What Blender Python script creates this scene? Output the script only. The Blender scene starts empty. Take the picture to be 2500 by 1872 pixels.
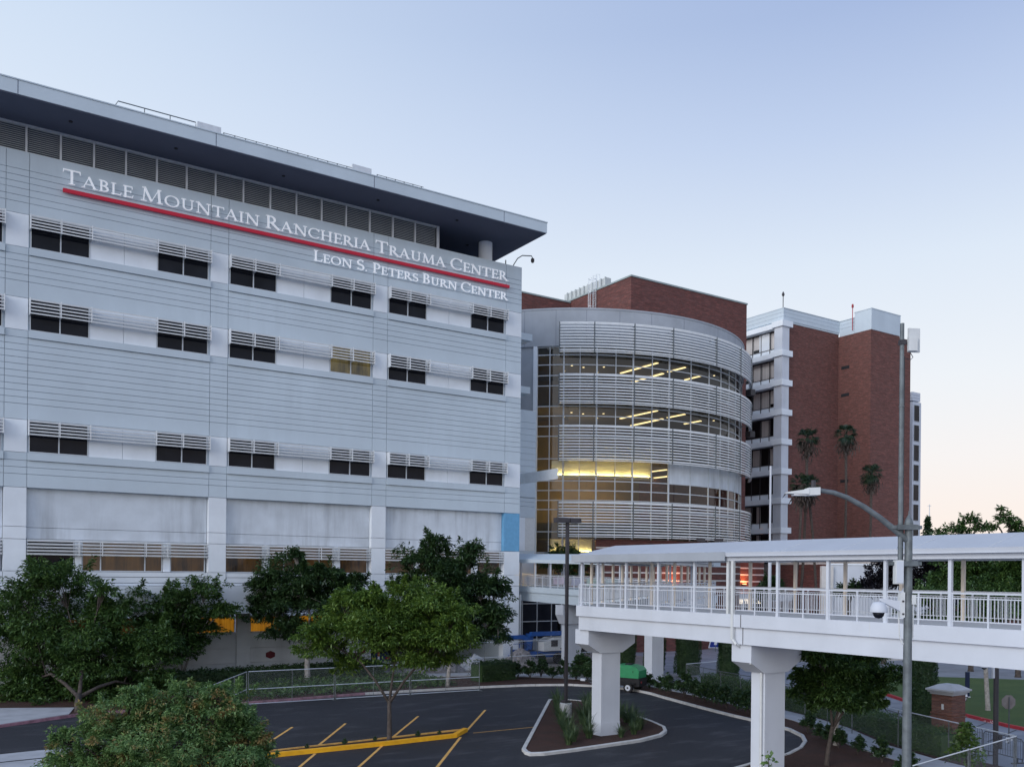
import bpy, math, random
import numpy as np
from mathutils import Vector, Matrix, Euler

SC = bpy.context.scene
COL = SC.collection
R = math.radians

# ------------------------------------------------------------------ camera
TH = R(56.7); ROLL = 0.0091; FOC = 2210.0; CAM_H = 8.0
AX = Vector((math.cos(TH), math.sin(TH), 0)); RT = Vector((math.sin(TH), -math.cos(TH), 0)); UP = Vector((0, 0, 1))
cam = bpy.data.cameras.new('camera'); cam_o = bpy.data.objects.new('camera', cam); COL.objects.link(cam_o)
cr = RT * math.cos(ROLL) + UP * math.sin(ROLL); cu = -RT * math.sin(ROLL) + UP * math.cos(ROLL)
M = Matrix((cr, cu, -AX)).transposed().to_4x4(); M.translation = Vector((0, 0, CAM_H)); cam_o.matrix_world = M
cam.sensor_width = 36; cam.lens = FOC / 2500 * 36; cam.shift_y = 465 / 2500; cam.shift_x = 0
cam.clip_start = 0.3; cam.clip_end = 6000
SC.camera = cam_o

# ------------------------------------------------------------------ sky, sun, exposure
world = bpy.data.worlds.new('World'); SC.world = world; world.use_nodes = True
wn = world.node_tree.nodes; wl = world.node_tree.links
for n in list(wn): wn.remove(n)
def wnode(t, **k):
    n = wn.new(t)
    for a, b in k.items(): setattr(n, a, b)
    return n
def ramp(nd, stops):
    cr_ = nd.color_ramp
    while len(cr_.elements) > 1: cr_.elements.remove(cr_.elements[-1])
    cr_.elements[0].position = stops[0][0]; cr_.elements[0].color = (*stops[0][1], 1)
    for p, c in stops[1:]:
        e = cr_.elements.new(p); e.color = (*c, 1)
tc = wnode('ShaderNodeTexCoord')
sep = wnode('ShaderNodeSeparateXYZ'); wl.new(tc.outputs['Generated'], sep.inputs[0])
elev = wnode('ShaderNodeValToRGB'); wl.new(sep.outputs['Z'], elev.inputs[0])
ramp(elev, [(0.0, (1.0, .83, .73)), (.05, (.99, .88, .81)), (.12, (.94, .91, .90)), (.20, (.86, .90, .95)), (.31, (.73, .82, .94)),
            (.42, (.53, .64, .86)), (.51, (.39, .50, .755)), (.7, (.29, .40, .68)), (1.0, (.24, .34, .60))])
# the sunset side (west, -X) is paler and brighter
dotn = wnode('ShaderNodeVectorMath', operation='DOT_PRODUCT'); wl.new(tc.outputs['Generated'], dotn.inputs[0])
dotn.inputs[1].default_value = Vector((-.80, .60, 0)).normalized()
mr = wnode('ShaderNodeMapRange', interpolation_type='SMOOTHSTEP'); wl.new(dotn.outputs['Value'], mr.inputs[0])
mr.inputs[1].default_value = -.35; mr.inputs[2].default_value = .75; mr.inputs[3].default_value = 0; mr.inputs[4].default_value = .95
pale = wnode('ShaderNodeValToRGB'); wl.new(sep.outputs['Z'], pale.inputs[0])
ramp(pale, [(0, (1.0, .90, .80)), (.2, (.88, .92, .97)), (.5, (.68, .80, .95)), (1, (.28, .39, .62))])
mx = wnode('ShaderNodeMix', data_type='RGBA'); wl.new(mr.outputs[0], mx.inputs[0]); wl.new(elev.outputs[0], mx.inputs[6]); wl.new(pale.outputs[0], mx.inputs[7])
d2 = wnode('ShaderNodeVectorMath', operation='DOT_PRODUCT'); wl.new(tc.outputs['Generated'], d2.inputs[0]); d2.inputs[1].default_value = Vector((-.96, -.2, .18)).normalized()
m2 = wnode('ShaderNodeMapRange', interpolation_type='SMOOTHSTEP'); wl.new(d2.outputs['Value'], m2.inputs[0])
m2.inputs[1].default_value = .25; m2.inputs[2].default_value = 1.0; m2.inputs[3].default_value = 1.0; m2.inputs[4].default_value = 1.7
bg = wnode('ShaderNodeBackground'); wl.new(mx.outputs[2], bg.inputs[0]); wl.new(m2.outputs[0], bg.inputs[1])
wo = wnode('ShaderNodeOutputWorld'); wl.new(bg.outputs[0], wo.inputs[0])

sun = bpy.data.lights.new('sun', 'SUN'); sun.energy = 1.3; sun.angle = R(40); sun.color = (1, .95, .93)
sun_o = bpy.data.objects.new('sun', sun); COL.objects.link(sun_o)
sun_o.rotation_euler = Vector((.92, .27, -.35)).to_track_quat('-Z', 'Y').to_euler()
SC.view_settings.view_transform = 'Standard'; SC.view_settings.look = 'None'; SC.view_settings.exposure = 0; SC.view_settings.gamma = 1
SC.cycles.max_bounces = 6; SC.cycles.transparent_max_bounces = 24; SC.cycles.use_denoising = True
SC.cycles.sample_clamp_indirect = 4

# ------------------------------------------------------------------ helpers
rng = np.random.default_rng(11); random.seed(5)
def at(u, v, w):
    """point in the place at depth w along the sight line of a measured photo point"""
    dx, dy = u - 1250, v - 1401
    x = dx * math.cos(ROLL) + dy * math.sin(ROLL); y = -dx * math.sin(ROLL) + dy * math.cos(ROLL)
    return AX * w + RT * (x / FOC * w) + Vector((0, 0, CAM_H - y / FOC * w))

class MB:
    def __init__(s): s.v = []; s.f = []
    def add(s, vs, fs):
        b = len(s.v); s.v += [tuple(p) for p in vs]; s.f += [tuple(i + b for i in f) for f in fs]; return s
    def box(s, x0, x1, y0, y1, z0, z1):
        if x1 < x0: x0, x1 = x1, x0
        if y1 < y0: y0, y1 = y1, y0
        return s.add([(x0, y0, z0), (x1, y0, z0), (x1, y1, z0), (x0, y1, z0), (x0, y0, z1), (x1, y0, z1), (x1, y1, z1), (x0, y1, z1)],
                     [(0, 3, 2, 1), (4, 5, 6, 7), (0, 1, 5, 4), (1, 2, 6, 5), (2, 3, 7, 6), (3, 0, 4, 7)])
    def obox(s, c, a, b, h):
        c, a, b, h = map(Vector, (c, a, b, h))
        vs = [c - a - b - h, c + a - b - h, c + a + b - h, c - a + b - h, c - a - b + h, c + a - b + h, c + a + b + h, c - a + b + h]
        return s.add(vs, [(0, 3, 2, 1), (4, 5, 6, 7), (0, 1, 5, 4), (1, 2, 6, 5), (2, 3, 7, 6), (3, 0, 4, 7)])
    def bar(s, p, q, w, h, up=(0, 0, 1)):
        p, q = Vector(p), Vector(q); d = q - p
        if d.length < 1e-6: return s
        dn = d.normalized(); side = dn.cross(Vector(up))
        if side.length < 1e-4: side = dn.cross(Vector((0, 1, 0)))
        side.normalize(); u2 = side.cross(dn)
        return s.obox((p + q) / 2, d / 2, side * (w / 2), u2 * (h / 2))
    def tube(s, pts, rad, n=8, caps=True):
        pts = [Vector(p) for p in pts]
        if not hasattr(rad, '__len__'): rad = [rad] * len(pts)
        vs, fs = [], []; prev = None
        for i, p in enumerate(pts):
            t = (pts[min(i + 1, len(pts) - 1)] - pts[max(i - 1, 0)]).normalized()
            if prev is None:
                a = t.cross(Vector((0, 0, 1)));  a = t.cross(Vector((1, 0, 0))) if a.length < .05 else a
            else: a = prev - t * prev.dot(t)
            a.normalize(); prev = a; b = t.cross(a)
            for k in range(n):
                g = 2 * math.pi * k / n
                vs.append(p + (a * math.cos(g) + b * math.sin(g)) * rad[i])
        for i in range(len(pts) - 1):
            for k in range(n):
                k2 = (k + 1) % n
                fs.append((i * n + k, i * n + k2, (i + 1) * n + k2, (i + 1) * n + k))
        if caps:
            fs.append(tuple(range(n))[::-1]); fs.append(tuple(range((len(pts) - 1) * n, len(pts) * n)))
        return s.add(vs, fs)
    def lathe(s, c, prof, n=16, axis='Z'):
        c = Vector(c); vs, fs = [], []
        for r_, z in prof:
            for k in range(n):
                g = 2 * math.pi * k / n; x, y = r_ * math.cos(g), r_ * math.sin(g)
                vs.append(c + (Vector((x, y, z)) if axis == 'Z' else Vector((x, z, y)) if axis == 'Y' else Vector((z, x, y))))
        for i in range(len(prof) - 1):
            for k in range(n):
                k2 = (k + 1) % n; fs.append((i * n + k, i * n + k2, (i + 1) * n + k2, (i + 1) * n + k))
        if prof[0][0] > 1e-4: fs.append(tuple(range(n))[::-1])
        if prof[-1][0] > 1e-4: fs.append(tuple(range((len(prof) - 1) * n, len(prof) * n)))
        return s.add(vs, fs)
    def prism(s, base, off):
        off = Vector(off); n = len(base); vs = [Vector(p) for p in base]; vs += [p + off for p in vs]
        fs = [tuple(range(n))[::-1], tuple(range(n, 2 * n))] + [(i, (i + 1) % n, n + (i + 1) % n, n + i) for i in range(n)]
        return s.add(vs, fs)
    def sweep(s, prof, path, dz=None):
        """closed profile (offset to the right, height) along a ground path with mitred corners"""
        path = [Vector((p[0], p[1], 0)) for p in path]; n = len(prof); vs, fs = [], []
        dz = dz or [0] * len(path)
        for i, p in enumerate(path):
            d0 = (p - path[i - 1]).normalized() if i else None
            d1 = (path[i + 1] - p).normalized() if i < len(path) - 1 else None
            d0 = d0 or d1; d1 = d1 or d0
            n0 = Vector((d0.y, -d0.x, 0)); n1 = Vector((d1.y, -d1.x, 0)); m = (n0 + n1).normalized(); k = 1 / max(.4, m.dot(n0))
            for o_, z in prof: vs.append(p + m * (o_ * k) + Vector((0, 0, z + dz[i])))
        for i in range(len(path) - 1):
            for k in range(n):
                k2 = (k + 1) % n; fs.append((i * n + k, (i + 1) * n + k, (i + 1) * n + k2, i * n + k2))
        fs.append(tuple(range(n))); fs.append(tuple(range((len(path) - 1) * n, len(path) * n))[::-1])
        return s.add(vs, fs)
    def arc(s, pf, r0, r1, z0, z1, a0, a1, n=40, zs=None):
        vs, fs = [], []
        for i in range(n + 1):
            a = a0 + (a1 - a0) * i / n
            p, q = pf(a, r0), pf(a, r1)
            vs += [(p[0], p[1], z0), (q[0], q[1], z0), (q[0], q[1], z1), (p[0], p[1], z1)]
        for i in range(n):
            for k in range(4):
                k2 = (k + 1) % 4; fs.append((i * 4 + k, i * 4 + k2, i * 4 + 4 + k2, i * 4 + 4 + k))
        fs += [(3, 2, 1, 0), (n * 4, n * 4 + 1, n * 4 + 2, n * 4 + 3)]
        return s.add(vs, fs)
    def build(s, name, mat, parent=None, origin=None, smooth=False):
        o0 = Vector(origin) if origin is not None else Vector((0, 0, 0))
        me = bpy.data.meshes.new(name)
        me.from_pydata([(x - o0.x, y - o0.y, z - o0.z) for x, y, z in s.v], [], s.f)
        me.materials.append(mat); me.update()
        if smooth: me.polygons.foreach_set('use_smooth', [True] * len(me.polygons))
        o = bpy.data.objects.new(name, me); COL.objects.link(o); o.location = o0
        if parent is not None: hang(o, parent)
        return o
def hang(o, parent):
    o.parent = parent
    if parent.parent is None and parent.type == 'EMPTY' or parent.parent is None:
        o.matrix_parent_inverse = parent.matrix_basis.inverted()
def tag(o, label=None, cat=None, group=None, kind=None):
    if label: o['label'] = label
    if cat: o['category'] = cat
    if group: o['group'] = group
    if kind: o['kind'] = kind
    return o
def thing(name, label, cat, loc=(0, 0, 0), group=None):
    o = bpy.data.objects.new(name, None); COL.objects.link(o); o.location = loc; o.empty_display_size = .5
    return tag(o, label, cat, group)
def kids(o): return [c for c in bpy.data.objects if c.parent == o]
def dup(root, loc=None, rotz=None, label=None, group=None, scale=None):
    r = root.copy(); COL.objects.link(r)
    if loc is not None: r.location = loc
    if rotz is not None: r.rotation_euler = (0, 0, rotz)
    if scale is not None: r.scale = (scale,) * 3
    if label: r['label'] = label
    if group: r['group'] = group
    for ch in kids(root):
        c = ch.copy(); COL.objects.link(c); c.parent = r
        for g in kids(ch):
            d = g.copy(); COL.objects.link(d); d.parent = c
    return r

# ------------------------------------------------------------------ materials
def new_mat(name):
    m = bpy.data.materials.new(name); m.use_nodes = True
    nt = m.node_tree; b = nt.nodes['Principled BSDF']
    return m, nt, b
def N(nt, t, **k):
    n = nt.nodes.new(t)
    for a, c in k.items(): setattr(n, a, c)
    return n
def mixc(nt, fac, a, b, blend='MIX'):
    m = N(nt, 'ShaderNodeMix', data_type='RGBA', blend_type=blend)
    for sock, val in ((0, fac), (6, a), (7, b)):
        if isinstance(val, (int, float)): m.inputs[sock].default_value = val
        elif isinstance(val, tuple): m.inputs[sock].default_value = (*val, 1) if len(val) == 3 else val
        else: nt.links.new(val, m.inputs[sock])
    return m.outputs[2]
def noise(nt, scale, detail=4, stretch=(1, 1, 1), rough=.55, lo=.35, hi=.65):
    g = N(nt, 'ShaderNodeNewGeometry'); mp = N(nt, 'ShaderNodeMapping'); mp.inputs['Scale'].default_value = stretch
    nt.links.new(g.outputs['Position'], mp.inputs[0])
    n = N(nt, 'ShaderNodeTexNoise'); n.inputs['Scale'].default_value = scale; n.inputs['Detail'].default_value = detail; n.inputs['Roughness'].default_value = rough
    nt.links.new(mp.outputs[0], n.inputs['Vector'])
    r = N(nt, 'ShaderNodeMapRange'); r.inputs[1].default_value = lo; r.inputs[2].default_value = hi; nt.links.new(n.outputs[0], r.inputs[0])
    return r.outputs[0]
def bump(nt, b, h, strength=.3, dist=.02):
    n = N(nt, 'ShaderNodeBump'); n.inputs['Strength'].default_value = strength; n.inputs['Distance'].default_value = dist
    nt.links.new(h, n.inputs['Height']); nt.links.new(n.outputs[0], b.inputs['Normal'])
def mat(name, c, rough=.7, var=.12, scale=2.0, metallic=0., bmp=0., stretch=(1, 1, 1), spec=.35, streak=0.):
    m, nt, b = new_mat(name)
    dark = tuple(x * (1 - var) for x in c); lite = tuple(min(1, x * (1 + var)) for x in c)
    f = noise(nt, scale, 5, stretch)
    col = mixc(nt, f, dark, lite)
    if streak:
        s2 = noise(nt, 1.3, 5, (1, 1, .09), .6, .42, .72)
        s3 = noise(nt, .22, 3, (1, 1, 1), .5, .4, .65)
        mm = N(nt, 'ShaderNodeMath', operation='MULTIPLY'); nt.links.new(s2, mm.inputs[0]); nt.links.new(s3, mm.inputs[1])
        m3 = N(nt, 'ShaderNodeMath', operation='MULTIPLY'); nt.links.new(mm.outputs[0], m3.inputs[0]); m3.inputs[1].default_value = streak
        col = mixc(nt, m3.outputs[0], col, tuple(x * .55 for x in c))
    nt.links.new(col, b.inputs['Base Color'])
    b.inputs['Roughness'].default_value = rough; b.inputs['Metallic'].default_value = metallic; b.inputs['Specular IOR Level'].default_value = spec
    if bmp: bump(nt, b, noise(nt, scale * 12, 3), bmp)
    return m
def brick_mat(name, c1, c2, mortar, bw=.21, bh=.068, stripe=None):
    m, nt, b = new_mat(name)
    g = N(nt, 'ShaderNodeNewGeometry'); sp = N(nt, 'ShaderNodeSeparateXYZ'); nt.links.new(g.outputs['Position'], sp.inputs[0])
    ad = N(nt, 'ShaderNodeMath', operation='ADD'); nt.links.new(sp.outputs[0], ad.inputs[0]); nt.links.new(sp.outputs[1], ad.inputs[1])
    cb = N(nt, 'ShaderNodeCombineXYZ'); nt.links.new(ad.outputs[0], cb.inputs[0]); nt.links.new(sp.outputs[2], cb.inputs[1])
    br = N(nt, 'ShaderNodeTexBrick'); nt.links.new(cb.outputs[0], br.inputs['Vector'])
    br.inputs['Color1'].default_value = (*c1, 1); br.inputs['Color2'].default_value = (*c2, 1); br.inputs['Mortar'].default_value = (*mortar, 1)
    br.inputs['Scale'].default_value = 1; br.inputs['Brick Width'].default_value = bw; br.inputs['Row Height'].default_value = bh; br.inputs['Mortar Size'].default_value = .009
    br.inputs['Bias'].default_value = 0
    f = noise(nt, 1.5, 6, (.45, .45, 3.4), .72, .36, .68)
    col = mixc(nt, f, br.outputs[0], mixc(nt, .6, br.outputs[0], tuple(x * .42 for x in c1)))
    f2 = noise(nt, 2.6, 5, (.45, .45, 3.4), .7, .50, .78)
    col = mixc(nt, f2, col, tuple(min(1, x * 1.75) for x in c1))
    nt.links.new(col, b.inputs['Base Color']); b.inputs['Roughness'].default_value = .85; b.inputs['Specular IOR Level'].default_value = .2
    bump(nt, b, br.outputs['Fac'], -.25, .01)
    return m
def glass_mat(name, tint=(.55, .56, .55), refl=.12, rough=.02):
    m, nt, b = new_mat(name); nt.nodes.remove(b)
    tr = N(nt, 'ShaderNodeBsdfTransparent'); tr.inputs[0].default_value = (*tint, 1)
    gl = N(nt, 'ShaderNodeBsdfGlossy'); gl.inputs['Color'].default_value = (.9, .93, 1, 1); gl.inputs['Roughness'].default_value = rough
    lw = N(nt, 'ShaderNodeLayerWeight'); lw.inputs[0].default_value = .25
    ma = N(nt, 'ShaderNodeMath', operation='MULTIPLY_ADD'); nt.links.new(lw.outputs['Fresnel'], ma.inputs[0]); ma.inputs[1].default_value = .5; ma.inputs[2].default_value = refl
    mxs = N(nt, 'ShaderNodeMixShader'); nt.links.new(ma.outputs[0], mxs.inputs[0]); nt.links.new(tr.outputs[0], mxs.inputs[1]); nt.links.new(gl.outputs[0], mxs.inputs[2])
    nt.links.new(mxs.outputs[0], nt.nodes['Material Output'].inputs[0])
    return m
def emit_mat(name, c, s):
    m, nt, b = new_mat(name)
    b.inputs['Base Color'].default_value = (*c, 1); b.inputs['Emission Color'].default_value = (*c, 1); b.inputs['Emission Strength'].default_value = s
    return m
def lit_room_mat(name, c_lo, c_hi, s, refl=.5):
    m, nt, b = new_mat(name)
    f = noise(nt, .9, 4, (1, 1, .5), .6, .35, .7); f2 = noise(nt, 6, 2, (1.6, 1.6, .1), .5, .4, .6)
    col = mixc(nt, f, c_lo, c_hi); col = mixc(nt, .25, col, mixc(nt, f2, c_lo, c_hi))
    b.inputs['Base Color'].default_value = (.02, .02, .02, 1); b.inputs['Roughness'].default_value = .08; b.inputs['Specular IOR Level'].default_value = refl
    nt.links.new(col, b.inputs['Emission Color']); b.inputs['Emission Strength'].default_value = s
    return m
def leaf_mat(name, lo, hi, tip=None, tip_amt=.25):
    m, nt, b = new_mat(name); nt.nodes.remove(b)
    g = N(nt, 'ShaderNodeNewGeometry')
    ra = N(nt, 'ShaderNodeValToRGB'); ramp(ra, [(0, lo), (.55, tuple((a + c) / 2 for a, c in zip(lo, hi))), (1, hi)]); nt.links.new(g.outputs['Random Per Island'], ra.inputs[0])
    cl = noise(nt, .8, 3, (1, 1, 1.3), .5, .35, .65)
    col = mixc(nt, cl, mixc(nt, .55, ra.outputs[0], lo), ra.outputs[0])
    if tip:
        t = noise(nt, 1.5, 3, (1, 1, 1), .6, .55, .66)
        tm = N(nt, 'ShaderNodeMath', operation='MULTIPLY'); nt.links.new(t, tm.inputs[0]); tm.inputs[1].default_value = tip_amt * 3
        tm.use_clamp = True; col = mixc(nt, tm.outputs[0], col, tip)
    df = N(nt, 'ShaderNodeBsdfDiffuse'); tl = N(nt, 'ShaderNodeBsdfTranslucent'); gs = N(nt, 'ShaderNodeBsdfGlossy'); gs.inputs['Roughness'].default_value = .45
    gs.inputs['Color'].default_value = (.6, .65, .7, 1)
    nt.links.new(col, df.inputs[0]); nt.links.new(col, tl.inputs[0])
    m1 = N(nt, 'ShaderNodeMixShader'); m1.inputs[0].default_value = .3; nt.links.new(df.outputs[0], m1.inputs[1]); nt.links.new(tl.outputs[0], m1.inputs[2])
    m2_ = N(nt, 'ShaderNodeMixShader'); m2_.inputs[0].default_value = .05; nt.links.new(m1.outputs[0], m2_.inputs[1]); nt.links.new(gs.outputs[0], m2_.inputs[2])
    nt.links.new(m2_.outputs[0], nt.nodes['Material Output'].inputs[0])
    return m
def chainlink_mat():
    m, nt, b = new_mat('chain_link_wire')
    tcn = N(nt, 'ShaderNodeTexCoord'); sp = N(nt, 'ShaderNodeSeparateXYZ'); nt.links.new(tcn.outputs['Object'], sp.inputs[0])
    outs = []
    for sgn in (1, -1):
        a = N(nt, 'ShaderNodeMath', operation='MULTIPLY_ADD'); nt.links.new(sp.outputs[2], a.inputs[0]); a.inputs[1].default_value = sgn; nt.links.new(sp.outputs[0], a.inputs[2])
        d = N(nt, 'ShaderNodeMath', operation='MULTIPLY'); nt.links.new(a.outputs[0], d.inputs[0]); d.inputs[1].default_value = 1 / .085
        fr = N(nt, 'ShaderNodeMath', operation='FRACT'); nt.links.new(d.outputs[0], fr.inputs[0])
        lt = N(nt, 'ShaderNodeMath', operation='LESS_THAN'); nt.links.new(fr.outputs[0], lt.inputs[0]); lt.inputs[1].default_value = .05
        outs.append(lt.outputs[0])
    mxm = N(nt, 'ShaderNodeMath', operation='MAXIMUM'); nt.links.new(outs[0], mxm.inputs[0]); nt.links.new(outs[1], mxm.inputs[1])
    nt.links.new(mxm.outputs[0], b.inputs['Alpha']); b.inputs['Base Color'].default_value = (.36, .40, .43, 1); b.inputs['Metallic'].default_value = .5; b.inputs['Roughness'].default_value = .5
    return m

MT = dict(
    facade=mat('painted_concrete', (.535, .615, .675), .75, .06, .22, bmp=.05, streak=.14),
    facade_lite=mat('pale_concrete', (.76, .81, .86), .75, .05, .5, streak=.12),
    facade_stain=mat('stained_concrete', (.63, .685, .745), .8, .08, .6, streak=1.0),
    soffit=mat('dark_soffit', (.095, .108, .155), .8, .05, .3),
    metal=mat('pale_metal', (.62, .65, .68), .45, .05, 3, metallic=.25),
    drumwall=mat('drum_panel', (.36, .39, .43), .7, .07, .5, streak=.2),
    basewall=mat('shaded_base_concrete', (.50, .525, .54), .85, .09, .5, streak=.3),  # shade of the overhang is put into this darker wall colour
    louver=mat('louver_metal', (.50, .53, .53), .5, .06, 2, metallic=.2),
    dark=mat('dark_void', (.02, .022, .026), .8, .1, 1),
    shade=mat('sunshade_metal', (.74, .77, .79), .42, .05, 2, metallic=.15),
    white=mat('white_paint', (.585, .62, .68), .6, .05, .5, streak=.28),
    white_in=mat('lamplit_white_paint', (.74, .66, .56), .6, .04, 1.2),  # white paint; warm lamplight under the walkway roof is mixed into its colour
    roofwhite=mat('white_roof_sheet', (.47, .495, .54), .55, .03, .7, streak=.05),
    blue=mat('blue_panel', (.14, .36, .58), .6, .06, 3),
    red=emit_mat('red_sign_light', (.50, .004, .03), .10),
    letter=emit_mat('letter_white_light', (.84, .87, .92), .22),
    brick=brick_mat('red_brick', (.17, .063, .053), (.12, .046, .041), (.13, .10, .10)),
    brick_t=brick_mat('tower_brick', (.185, .074, .062), (.13, .053, .046), (.15, .115, .105)),
    brick_p=brick_mat('pier_brick', (.19, .085, .062), (.13, .06, .048), (.16, .13, .12)),
    cap=mat('cap_metal', (.30, .36, .36), .5, .08, 2),
    stone=mat('stone_band', (.62, .60, .58), .8, .06, 2),
    conc=mat('concrete', (.50, .51, .52), .85, .10, 1.5, bmp=.15),
    kerb=mat('kerb_concrete', (.56, .56, .55), .85, .10, 2.2, bmp=.1),
    kerb_red=mat('red_kerb_paint', (.36, .035, .045), .7, .18, 3),
    kerb_maroon=mat('maroon_plate', (.11, .012, .02), .5, .1, 3),
    kerb_mauve=mat('worn_red_kerb', (.30, .16, .20), .8, .3, 2.5),
    yellow=mat('yellow_paint', (.95, .46, .018), .6, .10, 3),
    yline=mat('yellow_line_paint', (.74, .42, .12), .75, .18, 4),
    steel=mat('galvanised_steel', (.145, .165, .175), .55, .22, 5, metallic=.4),
    steel_lite=mat('galvanised_rail', (.66, .70, .74), .4, .06, 5, metallic=.45),
    grey=mat('grey_enclosure', (.62, .64, .64), .5, .05, 4),
    bronze=mat('dark_bronze_paint', (.045, .042, .048), .5, .1, 4),
    black=mat('black_rubber', (.02, .02, .022), .8, .2, 5),
    green=mat('green_paint', (.015, .26, .10), .35, .08, 3, spec=.5),
    lift=mat('blue_paint', (.015, .085, .32), .4, .12, 3, spec=.5),
    bark=mat('bark', (.075, .062, .055), .9, .3, 6, bmp=.4),
    bark_pale=mat('pale_bark', (.33, .31, .29), .9, .25, 6, bmp=.4),
    rubble=mat('rubble_grey', (.27, .25, .25), .95, .35, 3, bmp=.5),
    wire=mat('wire_dark', (.10, .11, .12), .5, .1, 4, metallic=.4),
    winframe=mat('window_frame', (.52, .56, .60), .5, .04, 3),
    glass=glass_mat('curtain_glass', (.46, .46, .42), .035),
    warmroom=mat('warm_room_wall', (.22, .165, .075), .8, .12, .6),
    ceiling=mat('room_ceiling', (.15, .13, .09), .8, .05, .6),
    strip=emit_mat('lamp_strip', (1.0, .80, .42), 3.2),
    cove=emit_mat('cove_lamp', (1.0, .72, .22), 85.0),
    downlight=emit_mat('downlight', (1.0, .80, .45), 3.0),
    sconce=emit_mat('sconce_lamp', (1.0, .55, .25), 3.0),
    globe=mat('white_globe', (.85, .86, .88), .25, .02, 3),
    curtain=mat('curtain_cloth', (.86, .82, .80), .85, .12, 1.5, stretch=(6, 6, .05)),
    chain=chainlink_mat(),
)
def dark_glass():
    m, nt, b = new_mat('dark_window_glass')
    f = noise(nt, .5, 3, (1, 1, 1), .5, .3, .7)
    nt.links.new(mixc(nt, f, (.006, .007, .012), (.016, .018, .026)), b.inputs['Base Color'])
    b.inputs['Roughness'].default_value = .06; b.inputs['Specular IOR Level'].default_value = .12
    return m
MT['dglass'] = dark_glass()
MT['tglass'] = glass_mat('tower_glass', (.82, .82, .82), .02)
MT['orange'] = lit_room_mat('amber_lit_room', (.35, .13, .008), (.90, .40, .03), .36)
MT['amber'] = lit_room_mat('dim_amber_room', (.012, .008, .005), (.20, .10, .025), .30)
MT['dimroom'] = lit_room_mat('dim_room', (.02, .018, .012), (.22, .17, .05), .55)
MT['leaf'] = leaf_mat('foliage_green', (.034, .082, .022), (.140, .240, .056))
MT['leaf_dark'] = leaf_mat('foliage_dark', (.021, .052, .019), (.088, .160, .048))
MT['leaf_lite'] = leaf_mat('foliage_light', (.055, .120, .022), (.235, .350, .056))
MT['leaf_fg'] = leaf_mat('foliage_rusty', (.065, .145, .042), (.29, .44, .15), (.48, .24, .10), .22)
MT['leaf_purple'] = leaf_mat('foliage_purple', (.012, .012, .016), (.034, .026, .034))
MT['leaf_palm'] = leaf_mat('foliage_palm', (.014, .032, .016), (.05, .085, .035))
MT['leaf_grass'] = leaf_mat('foliage_blade', (.035, .070, .032), (.15, .21, .085))
MT['leaf_young'] = leaf_mat('foliage_young', (.06, .12, .025), (.16, .26, .06))
def lawn_mat():
    m, nt, b = new_mat('lawn_grass')
    f = noise(nt, .35, 5, (1, 1, 1), .6); f2 = noise(nt, 22, 3, (1, 1, 1), .6)
    c = mixc(nt, f, (.045, .105, .022), (.085, .150, .032)); c = mixc(nt, .45, c, mixc(nt, f2, (.012, .03, .01), (.06, .10, .03)))
    nt.links.new(c, b.inputs['Base Color']); b.inputs['Roughness'].default_value = .95; bump(nt, b, f2, .6, .05); return m
MT['lawn'] = lawn_mat()
def asphalt_mat():
    m, nt, b = new_mat('fresh_asphalt')
    f = noise(nt, .22, 5, (1, 1, 1), .6, .35, .7); f2 = noise(nt, 45, 3, (1, 1, 1), .7, .3, .7); f3 = noise(nt, .9, 6, (.4, 1, 1), .65, .52, .75)
    c = mixc(nt, f, (.011, .0125, .018), (.021, .023, .032)); c = mixc(nt, .6, c, mixc(nt, f2, (.004, .005, .008), (.062, .065, .078)))
    c = mixc(nt, f3, c, (.075, .077, .088))
    nt.links.new(c, b.inputs['Base Color']); b.inputs['Roughness'].default_value = .72; b.inputs['Specular IOR Level'].default_value = .35; bump(nt, b, f2, .5, .02); return m
MT['asphalt'] = asphalt_mat()
MT['road'] = mat('road_concrete', (.23, .25, .29), .85, .16, .5, bmp=.1)
MT['pave'] = mat('pavement_concrete', (.40, .41, .43), .85, .12, 1.0, bmp=.1)
def mulch_mat():
    m, nt, b = new_mat('bark_mulch')
    f = noise(nt, 16, 4, (1, 1, 1), .7, .3, .7); f2 = noise(nt, .8, 4)
    c = mixc(nt, f, (.030, .012, .009), (.115, .045, .030)); c = mixc(nt, f2, c, mixc(nt, .5, c, (.03, .018, .014)))
    nt.links.new(c, b.inputs['Base Color']); b.inputs['Roughness'].default_value = .95; bump(nt, b, f, .9, .06); return m
MT['mulch'] = mulch_mat()
MT['dirt'] = mat('site_dirt', (.24, .215, .20), .95, .25, .8, bmp=.3)

# ------------------------------------------------------------------ ground, roads, beds
def sheet(name, pts, z, m, thick=.0, kind='structure'):
    mb = MB()
    if thick: mb.prism([(x, y, z - thick) for x, y in pts], (0, 0, thick))
    else: mb.add([(x, y, z) for x, y in pts], [tuple(range(len(pts)))])
    o = mb.build(name, m)
    bpy.context.view_layer.update()
    return tag(o, kind=kind)
S_ = 2500
sheet('ground', [(-S_, -S_), (S_, -S_), (S_, S_), (-S_, S_)], -.01, MT['road'])
KF = [(-4, 48.5), (3.5, 52.4), (7.4, 54.4), (11.5, 54.5), (17, 54.42), (22.4, 54.7), (24.6, 54.85), (27.8, 54.6), (32.9, 54.1), (36.75, 53.3), (39.27, 52.15), (40.5, 50.6), (41.2, 49.2),
      (41.4, 47.3), (41.15, 45.6), (40.63, 43.9), (39.64, 40.0), (38.8, 36.3), (38.33, 33.2), (37.8, 31.3), (36.9, 29.8), (35.7, 28.65), (34.2, 27.7), (32.5, 27.0), (29.4, 26.4), (26, 25.6), (22, 24)]
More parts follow.
